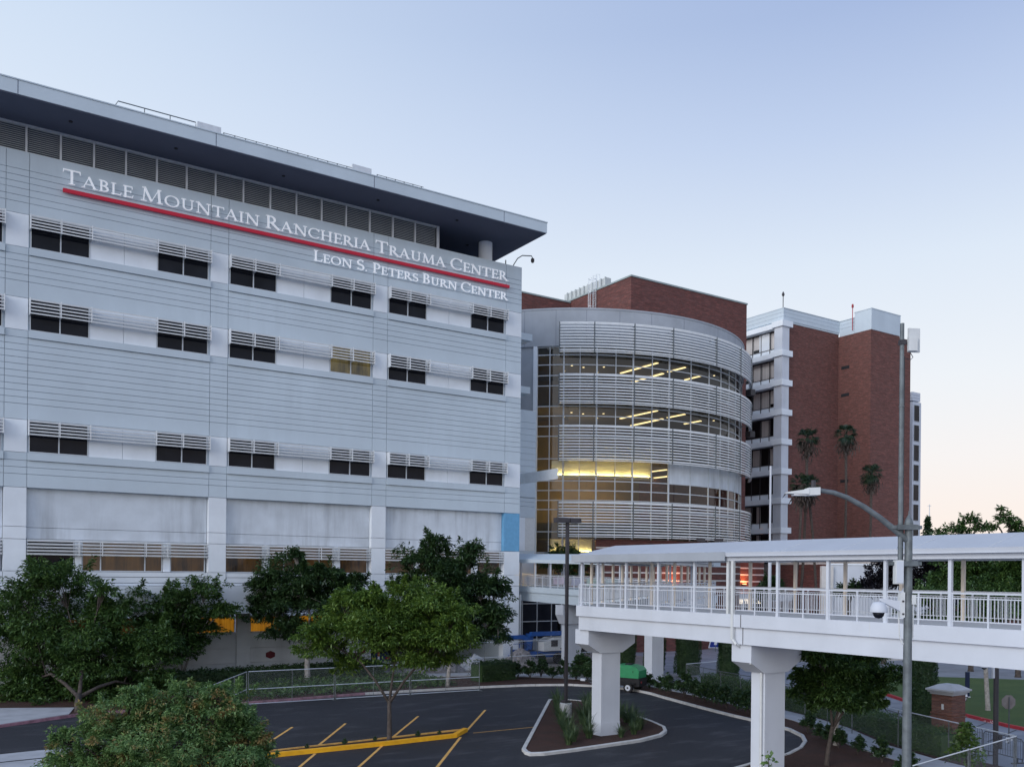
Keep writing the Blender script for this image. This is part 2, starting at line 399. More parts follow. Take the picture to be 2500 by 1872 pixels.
sheet('parking_lot', KF + [(16, 20), (9.5, 20), (8.6, 44.75), (4.5, 45.05), (-4, 44.2)], .004, MT['asphalt'])
sheet('pavement', [(8.6, 44.75), (4.5, 45.05), (-6, 44.0), (-6, 20), (9.5, 20)], .006, MT['pave'])
sheet('pavement_joint', [(7.5, 43.35), (-6, 42.6), (-6, 42.42), (7.5, 43.17)], .010, MT['dark'])
# kerb along the lot, white then worn red
def kerb(name, path, m, w=.16, h=.15, z0=-.1):
    mb = MB(); mb.sweep([(-w, z0), (-w, h - .02), (-w + .025, h), (0, h), (0, z0)], path); return mb.build(name, m)
def shift(path, d):
    out = []
    P_ = [Vector((p[0], p[1], 0)) for p in path]
    for i, p in enumerate(P_):
        a = (P_[min(i + 1, len(P_) - 1)] - P_[max(i - 1, 0)]).normalized(); out.append((p.x + a.y * d, p.y - a.x * d))
    return out
rev = lambda p: p[::-1]
tag(kerb('kerb', KF[6:], MT['kerb']), kind='structure')
tag(kerb('red_kerb', KF[:7], MT['kerb_mauve']), kind='structure')
inner = shift(KF, -.17)
sheet('planting_bed', inner[1:12] + [(41.9, 53.8), (40.8, 56.0), (38.0, 58.8), (35.5, 60.2), (31, 61.5), (30.9, 67.5), (2, 67.5), (2, 56)], .10, MT['mulch'])
BEDR = inner[13:]
SWI = [(43.9, 50), (42.9, 43.6), (42.1, 39.6), (41.3, 36.6), (40.3, 33.1), (39.35, 31), (36.55, 26.6), (35.3, 23.2), (34.6, 19), (34.2, 15)]
SWO = [(45.5, 49.5), (44.5, 43.1), (43.7, 39.1), (42.9, 36.0), (41.85, 32.4), (40.85, 30), (38.3, 26), (37.05, 22.6), (36.3, 18.7), (36, 15)]
sheet('pavement', [(7.0, 54.75), (7.6, 57.2), (2, 60), (-5, 58), (-5, 48.6), (3.4, 52.7)], .13, MT['pave'], .2)
sheet('planting_bed', BEDR + [(20, 22), (34.1, 15)] + SWI[::-1][1:], .10, MT['mulch'])
sheet('sidewalk', SWI + SWO[::-1], .13, MT['pave'], .2)
sheet('sidewalk', [(42.1, 54.0), (43.8, 54.6), (44.4, 56.0), (39.5, 60.6), (36.5, 62.2), (33, 63.3), (33, 61.5), (36, 60.4), (38.4, 58.9)], .125, MT['pave'], .2)
hb = [(47.3, 49), (46.3, 44), (45.2, 40), (44.4, 36.5), (43.2, 32.6), (42.0, 29.5), (39.6, 25.4), (38.6, 22.3), (38.0, 19)]
sheet('planting_bed', SWO[:-1] + hb[::-1], .09, MT['mulch'])
sheet('dirt', [(31.2, 62.2), (36, 63.2), (40, 61.2), (45, 56.6), (52, 57), (60, 66), (60, 82), (31.2, 82)], .02, MT['dirt'])
lawn_edge = [(57.8, 40.2), (56.8, 39.7), (55.76, 38.56), (53.4, 35.1), (52.03, 31.7), (50.8, 29.5), (49.15, 26.1), (48.4, 23.5), (47.2, 18)]
sheet('lawn', lawn_edge + [(90, 15), (84, 34), (72.4, 37.2), (68, 42.0), (62, 41.6)], .12, MT['lawn'])
mb = MB(); mb.sweep([(0, -.1), (0, .16), (.2, .16), (.2, -.1)], rev(lawn_edge)); tag(mb.build('red_kerb', MT['kerb_red']), kind='structure')
sheet('lawn', [(66, 58), (78, 53), (100, 50), (100, 62), (70, 66)], .05, MT['lawn'])
mb = MB(); mb.sweep([(0, -.1), (0, .16), (.2, .16), (.2, -.1)], rev([(66, 58), (78, 53), (100, 50)])); tag(mb.build('kerb', MT['kerb']), kind='structure')
# joints in the far road
mb = MB()
for a, b in (((46.5, 34), (70, 47)), ((43.5, 26), (60, 30)), ((52, 48), (75, 58)), ((42, 18), (49.5, 24)), ((47.5, 30), (45.0, 22)), ((60, 44), (57, 56)), ((44.0, 24.3), (48.8, 25.4))):
    d = (Vector((*b, 0)) - Vector((*a, 0))).normalized(); nn = Vector((-d.y, d.x, 0)) * .035
    A_, B_ = Vector((*a, -.004)), Vector((*b, -.004)); mb.add([A_ - nn, B_ - nn, B_ + nn, A_ + nn], [(0, 1, 2, 3)])
tag(mb.build('road_joint', MT['dark']), kind='structure')

# joints across the kerbs
mb = MB()
if True:
    for p, q in zip(KF[6:-1], KF[7:]):
        P_, Q_ = Vector((*p, 0)), Vector((*q, 0)); d = (Q_ - P_).normalized(); n_ = Vector((-d.y, d.x, 0))
        for i in range(int((Q_ - P_).length / 2.4) + 1):
            c = P_ + d * (.3 + 2.4 * i); mb.obox(c + n_ * .08 + UP * .075, d * .008, n_ * .083, UP * .078)
tag(mb.build('kerb_joint', MT['dirt']), kind='structure')
# parking bay lines
def strip(mb, a, b, w, z):
    A_, B_ = Vector((*a, z)), Vector((*b, z)); d = (B_ - A_).normalized(); n_ = Vector((-d.y, d.x, 0)) * (w / 2)
    mb.add([A_ - n_, B_ - n_, B_ + n_, A_ + n_], [(0, 1, 2, 3)])
mb = MB()
for a, b in (((13.6, 41.4), (16.26, 45.29)), ((15.3, 39.5), (19.06, 44.98)), ((19.2, 39.75), (23.49, 45.2)), ((23.5, 39.85), (27.97, 45.31)),
             ((14.75, 38.15), (12.2, 34.4)), ((18.05, 38.3), (14.2, 33.2)), ((22.3, 38.4), (17.2, 31.9)), ((10.4, 38.2), (7.4, 34.2)), ((11.2, 39.4), (13.3, 42.5))):
    strip(mb, a, b, .13, .0085)
tag(mb.build('parking_line', MT['yline']), kind='structure')
mb = MB(); strip(mb, (23.4, 39.05), (27.25, 38.95), .085, .012); tag(mb.build('parking_line', MT['yline']), kind='structure')
# narrow island with yellow kerb
isl = [(3, 38.3), (13, 38.24), (18.06, 38.21), (22.07, 38.36), (23.38, 39.55), (23.0, 39.72), (18, 39.45), (13.08, 39.22), (3, 39.2)]
sheet('planting_bed', [(3.2, 38.4), (13, 38.36), (18, 38.33), (22.0, 38.5), (23.0, 39.45), (18, 39.28), (13.1, 39.08), (3.2, 39.06)], .11, MT['mulch'])
mb = MB(); mb.sweep([(0, -.1), (0, .19), (-.24, .19), (-.24, -.1)], [(3, 38.3), (13, 38.24), (18.06, 38.21), (22.07, 38.36), (23.38, 39.55)])
tag(mb.build('yellow_kerb', MT['yellow']), kind='structure')
mb = MB(); mb.sweep([(0, -.1), (0, .135), (.08, .135), (.08, -.1)], [(23.3, 39.74), (18, 39.47), (13.08, 39.24), (3, 39.2)]); tag(mb.build('yellow_kerb', MT['yline']), kind='structure')
# triangular island
tri = [(22.62, 33.25), (22.9, 33.9), (33.25, 46.3), (33.7, 46.45), (34.3, 46.1), (35.0, 44.6), (34.3, 40.5), (33.4, 36.9), (32.7, 35.1), (31.9, 34.1), (30.9, 33.4), (29.1, 32.86), (24.9, 32.58), (23.2, 32.6), (22.6, 32.85)]
sheet('planting_bed', shift(tri + [tri[0]], .14)[:-1], .12, MT['mulch'])
mb = MB(); mb.sweep([(0, -.1), (-.02, .13), (0, .15), (.16, .15), (.16, -.1)], tri + [tri[0]]); tag(mb.build('kerb', MT['kerb']), kind='structure')

# ------------------------------------------------------------------ hospital block with the sign
MBX0 = -22.0
hosp = thing('hospital_building', 'long pale grey hospital block with overhanging flat roof and rows of louvred windows', 'building', (44.1, 66, 0))
PIERS = [(-21.2, -19.9), (-8.3, -6.98), (4.53, 5.85), (17.36, 18.62), (30.0, 31.24), (42.5, 44.1)]
BAYS = [(PIERS[i][1], PIERS[i + 1][0]) for i in range(len(PIERS) - 1)]
def f425(z1, n): return [(z1 - .425 * (i + 1), z1 - .425 * i) for i in range(n)]
STR = [(33.69, 34.85), (33.28, 33.69), (32.87, 33.28), (32.46, 32.87), (32.01, 32.46), (31.59, 32.01), (30.85, 31.59)]
STR += f425(28.24, 4) + [(25.48, 26.54)] + f425(22.92, 10) + [(17.66, 18.67)] + [(14.60, 15.04), (14.16, 14.60), (13.30, 14.16)]
PST = [(28.24, 28.72), (28.72, 30.85), (22.92, 23.40), (23.40, 25.48), (15.04, 15.55), (15.55, 17.66), (10.78, 13.30), (9.98, 10.78), (7.92, 9.98), (6.98, 7.92)]
g = .014
mb = MB(); mbls = []
for z0, z1 in STR:
    for x0, x1 in PIERS + BAYS:
        last = x1 > 44
        mb.box(x0 + g, x1 - (0 if last else g), 66.0, 66.11, z0 + g, z1 - (0 if z1 == 34.85 else g))
for z0, z1 in PST:
    for i, (x0, x1) in enumerate(PIERS):
        last = x1 > 44
        if last and z0 in (10.78, 9.98) : continue
        wz = z0 in (28.72, 23.40, 15.55) or z1 < 13.4
        t_ = MB() if wz else mb
        t_.box(x0 + g, x1 - (0 if last else g), 66.0 if not last else 66.003, 66.7 if z1 < 13.4 else 66.11, z0 + g, z1 - g)
        if wz: mbls.append(t_)
mbls.append(MB().box(42.5, 44.1, 66.003, 66.7, 0, 6.95))
for z0, z1 in ((28.24, 28.72), (22.92, 23.40), (15.04, 15.55)):
    for x0, x1 in BAYS: mb.box(x0 + g, x1 - g, 65.88, 66.11, z0 + g, z1 - .01)
# solid core behind, the end wall and the ledge soffit
mb.box(MBX0, 44.095, 66.12, 67.0, 13.31, 34.2); mb.box(MBX0, 44.095, 66.75, 67.2, 4.97, 13.30)
mb.box(43.4, 44.092, 67.01, 92, 0, 34.5); mb.box(MBX0, 43.4, 67.3, 92, 33.6, 34.05)
mb.box(MBX0, 44.098, 66.115, 66.4, 34.2, 34.849)
mb.build('wall', MT['facade'], hosp); [b.build('pier_panel', MT['facade_lite'], hosp) for b in mbls]
mb = MB()
for x0, x1 in BAYS:
    mb.box(x0 + .02, x1 - .02, 66.42, 66.74, 10.76, 13.31); mb.box(x0 + .02, x1 - .02, 66.42, 66.74, 10.02, 10.735)
mb.build('recessed_panel', MT['facade_stain'], hosp)
mb = MB(); mb.box(42.5, 44.09, 65.997, 66.7, 10.0, 13.29); mb.build('blue_corner_panel', MT['blue'], hosp)
mb = MB()
for x0, x1 in BAYS:
    for z0, z1 in ((7.57, 7.90), (7.17, 7.55), (6.98, 7.15)): mb.box(x0 + .02, x1 - .02, 66.05, 66.74, z0 + .008, z1 - .008)
mb.box(MBX0, 42.48, 65.9, 66.9, 4.95, 6.96)
for xx in (9.5, 21.5, 33.5): mb.box(xx, xx + .03, 65.89, 65.91, 4.96, 6.95)
mb.build('lower_band', MT['facade_lite'], hosp)
# ground floor wall, set back under the band
mb = MB()
JX = [-20, 4.3, 6.3, 16.75, 19.92, 20.95, 24.1, 27.35, 29.6, 30.9]
for z0, z1 in ((2.28, 3.42), (1.17, 2.28), (0, 1.17)):
    for a, b in zip(JX[:-1], JX[1:]): mb.box(a + .012, b - .012, 67.8, 67.95, z0 + .014, z1 - .014)
mb.box(MBX0, 30.88, 67.9, 68.3, 0, 3.44); mb.box(19.92, 20.95, 67.62, 67.95, 0, 4.95)
for a, b in ((6.3, 7.2), (30.0, 30.9)): mb.box(a, b, 67.7, 68.2, 3.45, 4.95)
mb.box(MBX0, 43.3, 66.92, 82, 4.97, 5.2)
mb.build('ground_floor_wall', MT['basewall'], hosp)
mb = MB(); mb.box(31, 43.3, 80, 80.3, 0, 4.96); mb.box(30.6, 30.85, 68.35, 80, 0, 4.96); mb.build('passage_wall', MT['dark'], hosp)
def window(parent, x0, x1, z0, z1, y, muls, gm, fw=.07, fm='winframe', axis='Y', d=.09):
    """framed opening in a wall facing -Y, panes as sub-part"""
    mb = MB()
    mb.box(x0, x1, y, y + d, z0, z0 + fw); mb.box(x0, x1, y, y + d, z1 - fw, z1)
    mb.box(x0, x0 + fw, y, y + d, z0 + fw, z1 - fw); mb.box(x1 - fw, x1, y, y + d, z0 + fw, z1 - fw)
    for m_ in muls: mb.box(m_ - fw * .55, m_ + fw * .55, y, y + d, z0 + fw, z1 - fw)
    w = mb.build('window', MT[fm], parent)
    p = MB(); p.add([(x0 + .03, y + d * .7, z0 + .03), (x1 - .03, y + d * .7, z0 + .03), (x1 - .03, y + d * .7, z1 - .03), (x0 + .03, y + d * .7, z1 - .03)], [(0, 1, 2, 3)])
    p.build('pane', gm, w); return w
def sunshade(parent, x0, x1, z0, z1, nb, joints, y0=65.45, name='sunshade'):
    mb = MB(); pt = (z1 - z0) / nb
    for i in range(nb):
        zc = z0 + pt * (i + .5)
        mb.obox(((x0 + x1) / 2, y0 + .1, zc), ((x1 - x0) / 2, 0, 0), (0, .075, .022), (0, -.010, .040))
    for j in joints: mb.box(j - .025, j + .025, y0 + .02, 66.02, z0 + .02, z1 - .02)
    return mb.build(name, MT['shade'], parent)
for k, (z0, z1, zs) in enumerate(((28.74, 30.85, 29.84), (23.42, 25.48, 24.36), (15.57, 17.66, 16.60))):
    for bi, (a, b) in enumerate(BAYS):
        L_ = b - a
        w1 = (a + .08, a + .315 * L_); w2 = (a + .684 * L_, b - .12)
        gm2 = MT['dglass']
        if k == 1 and bi == 3: gm2 = MT['dimroom']
        window(hosp, w1[0], w1[1], z0, z1, 66.03, [(w1[0] + w1[1]) / 2], MT['dglass'])
        window(hosp, w2[0], w2[1], z0, z1, 66.03, [(w2[0] + w2[1]) / 2], gm2)
        c_ = (w1[1] + w2[0]) / 2
        MB().box(w1[1] + .01, c_ - .012, 66.06, 66.118, z0, z1 - .01).build('infill_panel', MT['facade_lite'], hosp)
        MB().box(c_ + .012, w2[0] - .01, 66.06, 66.118, z0, z1 - .01).build('infill_panel', MT['facade_lite'], hosp)
        sunshade(hosp, a + .02, b - .02, zs, z1 - .03, 5, [a + .06, (w1[0] + w1[1]) / 2, w1[1] + .06, w2[0] - .03, (w2[0] + w2[1]) / 2, b - .06])
for bi, (a, b) in enumerate(BAYS):
    s_ = (b - a) / 11.38
    lit = MT['amber']
    window(hosp, a + .06, a + 2.85 * s_, 7.92, 10.0, 66.45, [], lit if bi != 2 else MT['dglass'])
    window(hosp, a + 3.3 * s_, a + 8.4 * s_, 7.92, 10.0, 66.45, [a + 4.45 * s_, a + 7.25 * s_], lit)
    window(hosp, a + 8.9 * s_, b - .1, 7.92, 10.0, 66.45, [], lit)
    for q0, q1 in ((2.88, 3.27), (8.43, 8.87)): MB().box(a + q0 * s_, a + q1 * s_, 66.3, 66.7, 7.93, 9.99).build('infill_panel', MT['facade_lite'], hosp)
    sunshade(hosp, a + .03, b - .03, 8.93, 10.0, 5, [a + 3.08 * s_, a + 4.5 * s_, a + 7.25 * s_, a + 8.65 * s_], 65.95)
for a, b in ((2.2, 4.25), (7.3, 10.4), (10.6, 13.6), (13.8, 16.6), (16.9, 19.85), (21.0, 24.0), (24.2, 27.2), (27.4, 29.9)):
    window(hosp, a, b, 3.46, 4.66, 67.85, [], MT['orange'] if a < 5 or a > 15 else MT['amber'], .05)
# roof: louvre band, soffit slab, column
mb = MB()
for i in range(28):
    x1 = 35.75 - 2.005 * i; x0 = x1 - 2.005
    if x0 < MBX0: break
    for j in range(13): mb.obox(((x0 + x1) / 2, 66.33, 35.0 + j * .132), (.94, 0, 0), (0, .055, .035), (0, -.008, .012))
mb.build('louvre_band', MT['louver'], hosp)
mb = MB()
for i in range(29):
    x = 35.75 - 2.005 * i
    mb.box(x - .06, x + .06, 66.18, 66.4, 34.86, 36.72)
mb.box(MBX0, 35.8, 66.19, 66.42, 36.6, 36.74); mb.box(MBX0, 35.8, 66.19, 66.42, 34.852, 34.95); mb.box(35.69, 35.95, 66.15, 66.5, 34.9, 36.73)
mb.build('louvre_frame', MT['metal'], hosp)
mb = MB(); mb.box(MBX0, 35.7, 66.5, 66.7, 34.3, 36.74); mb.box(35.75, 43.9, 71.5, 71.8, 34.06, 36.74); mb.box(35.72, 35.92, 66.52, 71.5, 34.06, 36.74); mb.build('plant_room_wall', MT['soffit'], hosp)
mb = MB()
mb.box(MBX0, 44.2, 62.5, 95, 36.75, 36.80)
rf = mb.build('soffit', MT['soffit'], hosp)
mb = MB()
mb.box(MBX0, 44.25, 62.45, 95.05, 36.81, 37.66); mb.box(MBX0, 44.29, 62.40, 95.1, 37.665, 37.74)
rf = mb.build('roof', MT['facade'], hosp)
for u, v in ((44, 197), (528, 330), (914, 440), (1231, 525)):
    p = at(u, v, 1); d = p - Vector((0, 0, CAM_H)); x = d.x * 62.44 / d.y
    MB().box(x - .02, x + .02, 62.442, 62.452, 36.82, 37.66).build('panel_joint', MT['soffit'], rf)
m_ = MB()
xa, xb, xc, xd, xe = (at(u, 300, 1).x / at(u, 300, 1).y * 62.8 for u in (288, 478, 545, 860, 1035))
m_.tube([(xa - .25, 62.8, 37.74), (xa, 62.8, 38.2), (xb, 62.8, 38.2), (xb, 62.8, 37.74)], .035, 6)
for f_ in (.33, .66): m_.tube([(xa + (xb - xa) * f_, 62.8, 37.74), (xa + (xb - xa) * f_, 62.8, 38.2)], .03, 6)
for q0, q1 in ((xc, xd), (xd + 2, xe)):
    m_.tube([(q0, 62.75, 37.98), (q1, 62.75, 37.98)], .022, 6)
    for x in np.arange(q0, q1, .75): m_.box(x, x + .06, 62.72, 62.78, 37.74, 38.0)
m_.build('roof_rail', MT['steel'], rf)
for u0, u1 in ((482, 540), (861, 908)):
    p0, p1 = at(u0, 320, 1), at(u1, 320, 1); MB().box(p0.x / p0.y * 62.8, p1.x / p1.y * 62.8, 62.8, 64.2, 37.745, 38.32).build('roof_vent', MT['metal'], rf)
m_ = MB(); m_.lathe((41.1, 67.25, 34.06), [(.6, 0), (.6, 2.69)], 28); m_.build('round_column', MT['facade_lite'], hosp, smooth=False)
for x, y in ((8, 64.2), (14.5, 64.2), (22, 64.2), (29.5, 64.2), (36.5, 64.2), (40, 68.5)): MB().lathe((x, y, 36.70), [(.12, 0), (.12, .049)], 10).build('soffit_light', MT['black'], hosp)
# wall camera on the corner of the parapet
c = thing('security_camera', 'small dome camera on a curved arm at the top corner of the hospital wall', 'camera', (43.4, 66.3, 34.85))
m_ = MB(); m_.tube([(43.3, 66.3, 34.85), (43.7, 66.1, 35.6), (44.1, 65.95, 35.9), (44.9, 65.7, 35.95), (45.0, 65.66, 35.75)], .045, 6); m_.tube([(42.6, 66.3, 34.85), (42.6, 66.3, 35.3)], .05, 6); m_.build('arm', MT['steel'], c)
m_ = MB(); m_.lathe((45.0, 65.66, 35.45), [(.02, -.12), (.13, -.05), (.16, .08), (.15, .25), (.04, .32)], 12); m_.build('dome', MT['bronze'], c)
# wall signs
def wall_disc(name, label, x, z, r_, n, stretch=1):
    m_ = MB(); m_.prism([(x + r_ * stretch * math.cos(2 * math.pi * (k + .5) / n), 67.79, z + r_ * math.sin(2 * math.pi * (k + .5) / n)) for k in range(n)], (0, -.04, 0))
    return tag(m_.build(name, MT['kerb_maroon'], origin=(x, 67.77, z)), label, 'sign')
wall_disc('wall_sign', 'dark red six sided sign on the grey ground floor wall beside the pilaster', 22.55, 1.70, .30, 6, 1.35)
wall_disc('wall_sign', 'dark red octagon sign at the right end of the grey ground floor wall', 30.1, 1.73, .30, 8)

# ------------------------------------------------------------------ lettering
def ring(cx, cy, rx, ry, a0, a1, n=18, thick=.10, thin=.055):
    pts, ws = [], []
    for i in range(n + 1):
        a = R(a0 + (a1 - a0) * i / n); pts.append((cx + rx * math.cos(a), cy + ry * math.sin(a))); ws.append(thin + thick * abs(math.cos(a)) ** 1.5)
    return pts, ws
def glyph(ch):
    s = []
    st = lambda x, y0=0, y1=1, w=.155: s.append(([(x, y0), (x, y1)], [w, w]))
    sb = lambda x0, x1, y: s.append(([(x0, y), (x1, y)], [.055, .055]))
    ln = lambda a, b, w: s.append(([a, b], [w, w]))
    adv = .6
    if ch == 'I': st(.15); sb(0, .30, .03); sb(0, .30, .97); adv = .36
    elif ch == 'T': ln((0, .965), (.82, .965), .075); ln((.03, .99), (.0, .77), .05); ln((.79, .99), (.82, .77), .05); st(.41); sb(.26, .56, .03); adv = .84
    elif ch == 'A': ln((.06, 0), (.41, .97), .07); ln((.39, 1.0), (.77, 0), .15); ln((.18, .33), (.62, .33), .06); sb(-.05, .18, .03); sb(.62, .93, .03); adv = .9
    elif ch == 'B': st(.16); s.append(ring(.22, .745, .28, .225, 90, -90)); s.append(ring(.22, .27, .34, .24, 90, -90)); sb(.02, .22, .03); sb(.02, .22, .97); adv = .66
    elif ch == 'L': st(.16); sb(.02, .32, .97); ln((.02, .035), (.60, .035), .07); ln((.59, .0), (.64, .24), .05); adv = .66
    elif ch in 'EF':
        st(.16); ln((.02, .965), (.58, .965), .07); ln((.57, 1), (.59, .77), .05); ln((.16, .52), (.5, .52), .065); ln((.5, .62), (.5, .42), .045); adv = .66
        if ch == 'E': ln((.02, .035), (.60, .035), .07); ln((.59, 0), (.64, .24), .05)
        else: sb(.02, .30, .03)
    elif ch == 'M': ln((.15, 0), (.21, 1), .07); ln((.2, 1), (.56, .06), .15); ln((.55, .06), (.93, 1), .06); ln((.92, 1), (.99, 0), .155); sb(.02, .30, .03); sb(.84, 1.14, .03); sb(.08, .24, .97); sb(.9, 1.06, .97); adv = 1.16
    elif ch == 'O': s.append(ring(.5, .5, .43, .475, 0, 360, 32)); adv = 1.0
    elif ch == 'C': s.append(ring(.5, .5, .43, .475, 42, 318, 28)); ln((.83, .72), (.85, .98), .05); adv = .9
    elif ch == 'G': s.append(ring(.5, .5, .43, .475, 42, 318, 28)); ln((.83, .72), (.85, .98), .05); st(.83, .1, .45); adv = .96
    elif ch == 'U': st(.19, .33); s.append(ring(.47, .34, .28, .31, 180, 360, 16, .06, .07)); ln((.75, .33), (.75, 1), .07); sb(.04, .35, .97); sb(.61, .89, .97); adv = .94
    elif ch == 'N': ln((.16, 0), (.16, 1), .07); ln((.14, 1), (.86, 0), .155); ln((.86, 0), (.86, 1), .07); sb(.02, .30, .03); sb(-.02, .18, .97); sb(.72, 1.0, .97); adv = 1.02
    elif ch == 'R': st(.16); s.append(ring(.22, .725, .32, .25, 90, -90)); ln((.34, .5), (.80, .0), .15); sb(.02, .30, .03); sb(.02, .22, .97); sb(.7, .93, .03); adv = .84
    elif ch == 'P': st(.16); s.append(ring(.22, .70, .34, .275, 90, -90)); sb(.02, .32, .03); sb(.02, .22, .97); adv = .64
    elif ch == 'H': st(.16); st(.76); ln((.16, .52), (.76, .52), .06); [sb(q, q + .3, y) for q in (.01, .61) for y in (.03, .97)]; adv = .96
    elif ch == 'K': st(.16); ln((.2, .45), (.68, 1), .06); ln((.3, .55), (.76, 0), .15); adv = .8
    elif ch == 'S':
        a = ring(.31, .735, .22, .225, 35, 270, 12, .02, .06)[0]; b = ring(.31, .265, .25, .235, 90, -140, 12)[0]
        pts = a + b[1:]; n = len(pts); s.append((pts, [.06 + .10 * math.sin(math.pi * i / (n - 1)) for i in range(n)])); ln((.50, .80), (.50, .98), .045); ln((.1, .2), (.1, .02), .045); adv = .64
    elif ch == '.': ln((.08, .0), (.08, .14), .14); adv = .28
    return s, adv
def lay_text(mb, words, place, x0, x1, caps, small, depth, face):
    """words set in small capitals; place(x, y) -> point on the wall, face = outward unit vector"""
    runs, x = [], 0.
    for wi, wd in enumerate(words):
        for i, ch in enumerate(wd):
            h = caps if i == 0 or not small else small
            gl, adv = glyph(ch); runs.append((wi, gl, x, h)); x += adv * h + .07 * caps
        x += .30 * caps
    k = (x1 - x0) / (x - .37 * caps)
    groups = {}
    for wi, gl, gx, h in runs:
        b = groups.setdefault(wi, MB())
        for si, (pts, ws) in enumerate(gl):
            P_ = [Vector((p[0] * h * k, p[1] * h, 0)) for p in pts]; L_, Q_ = [], []
            for i, p in enumerate(P_):
                d = P_[min(i + 1, len(P_) - 1)] - P_[max(i - 1, 0)]
                if (P_[0] - P_[-1]).length < 1e-5 and i in (0, len(P_) - 1): d = P_[1] - P_[-2]
                d.normalize(); n_ = Vector((-d.y, d.x, 0)) * (ws[i] * h / 2); L_.append(p + n_); Q_.append(p - n_)
            dd = depth + .004 * si
            for i in range(len(P_) - 1):
                quad = [L_[i], L_[i + 1], Q_[i + 1], Q_[i]]
                b.prism([place(x0 + gx * k + q.x, q.y) for q in quad], Vector(face) * dd)
    return groups
sg = thing('building_sign', 'large white serif lettering with a long red underline across the top of the hospital', 'sign', (7.8, 65.9, 32.7))
for wi, b in lay_text(None, ['TABLE', 'MOUNTAIN', 'RANCHERIA', 'TRAUMA', 'CENTER'], lambda x, y: Vector((x, 65.86, 33.32 + y)), 7.78, 42.46, .95, .76, .10, (0, -1, 0)).items(): b.build('lettering', MT['letter'], sg)
m_ = MB(); m_.box(7.77, 42.64, 65.70, 65.86, 32.73, 32.97); m_.build('underline_bar', MT['red'], sg)
m_ = MB()
for x in np.arange(8.5, 42.5, 2.4): m_.box(x, x + .06, 65.86, 66.02, 32.8, 32.9)
m_.build('bracket', MT['steel'], sg)
sg = thing('building_sign', 'smaller white serif lettering below the right half of the red underline', 'sign', (25, 65.9, 31.6))
for wi, b in lay_text(None, ['LEON', 'S.', 'PETERS', 'BURN', 'CENTER'], lambda x, y: Vector((x, 65.86, 31.65 + y)), 24.96, 42.48, .80, .63, .10, (0, -1, 0)).items(): b.build('lettering', MT['letter'], sg)

# ------------------------------------------------------------------ low annex between the hospital and the drum
ann = thing('annex_building', 'narrow pale grey panelled annex between the hospital end wall and the glass drum', 'building', (47.6, 74, 0))
mb = MB(); z1 = 24.2
for h in (1.2, .62, .62, .62, .62, .62, .62, .62, .62, .62, 1.9): mb.box(44.12, 51.3, 74, 74.12, z1 - h + .012, z1 - .012); z1 -= h
for z0, z1 in ((13.6, 14.7), (14.7, 15.15), (15.15, 15.6)): mb.box(44.12, 51.3, 74, 74.12, z0 + .012, z1 - .012)
mb.box(44.12, 51.28, 74.11, 82, 6, 24.15); mb.box(44.12, 51.29, 74.05, 74.15, 5.6, 10.3); mb.box(51.0, 51.31, 74.12, 80, 6, 24.21)
for z in (30.65, 23.3 + 2.2): mb.box(44.12, 49.6 + (.2 if z > 30 else 0), 72.6, 80, z, z + .65)
mb.build('wall', MT['facade'], ann)
MB().box(48.2, 51.3, 74.003, 74.13, 15.62, 17.6).build('infill_panel', MT['facade_lite'], ann); MB().box(48.6, 50.1, 74.003, 74.13, 10.32, 13.58).build('infill_panel', MT['facade_lite'], ann)
mb = MB(); mb.box(50.1, 51.29, 74.03, 74.13, 10.32, 13.58); mb.box(44.12, 48.6, 74.03, 74.13, 10.32, 13.58); mb.build('dark_panel', MT['grey'], ann)
window(ann, 44.2, 48.1, 15.65, 17.6, 74.02, [47.4], MT['dglass'])
sunshade(ann, 44.2, 48.3, 16.6, 17.6, 5, [48.2], 73.5)
mb = MB()
for x0, x1 in ((44.13, 45.3), (45.3, 46.5), (46.5, 47.6)):
    for z0, z1 in ((0, 1.6), (1.6, 3.3), (3.3, 5.0)): mb.box(x0 + .015, x1 - .015, 72.5, 72.6, z0 + .015, z1 - .015)
mb.box(44.13, 47.58, 72.61, 74, 0, 5.55); mb.build('tiled_base', MT['white'], ann)
mb = MB(); mb.box(47.6, 60, 75.5, 75.7, 0, 5.5); mb.build('glass_base', MT['dglass'], ann)
mb = MB()
for x in (49, 50.8, 52.6, 54.4, 56.2): mb.box(x, x + .08, 75.42, 75.5, 0, 5.5)
for z in (1.4, 3.2, 5.0): mb.box(47.6, 60, 75.40, 75.48, z, z + .08)
mb.build('window_bar', MT['winframe'], ann)
mb = MB(); mb.box(44.14, 44.6, 72.2, 72.48, 0, 5.5); mb.build('rust_pipe', mat('rusty_steel', (.12, .06, .045), .8, .3, 4), ann)
mb = MB(); mb.tube([(44.5, 66.4, 0), (44.5, 66.4, 6.2)], .11, 8); mb.build('downpipe', MT['grey'], ann)

# ------------------------------------------------------------------ glass drum with the brick block
DC = Vector((68.69, 91.87, 0))
def pd(a, r): a = R(a); return DC + RT * (math.sin(a) * r) - AX * (math.cos(a) * r)
drum = thing('rotunda_building', 'round glass drum with curved white sunshade bands and a brick block rising behind', 'building', (DC.x, DC.y, 0))
RG = 21.17
mb = MB(); mb.arc(pd, RG - .5, RG + .28, 31.52, 35.25, -36, 100, 90); mb.arc(pd, RG - .55, RG + .33, 35.255, 35.42, -36, 100, 90)
mb.arc(pd, RG - .5, RG + .1, 0, 31.515, -40, -13.4, 12); mb.arc(pd, 1, RG, 34.4, 34.6, -40, 180, 60); mb.build('drum_wall', MT['drumwall'], drum)
mb = MB()
for a in (-16, -7.2, 1.2, 10.5, 20, 31, 46, 58): mb.arc(pd, RG + .281, RG + .288, 31.53, 35.2, a, a + .06, 1)
mb.build('panel_joint', MT['soffit'], drum)
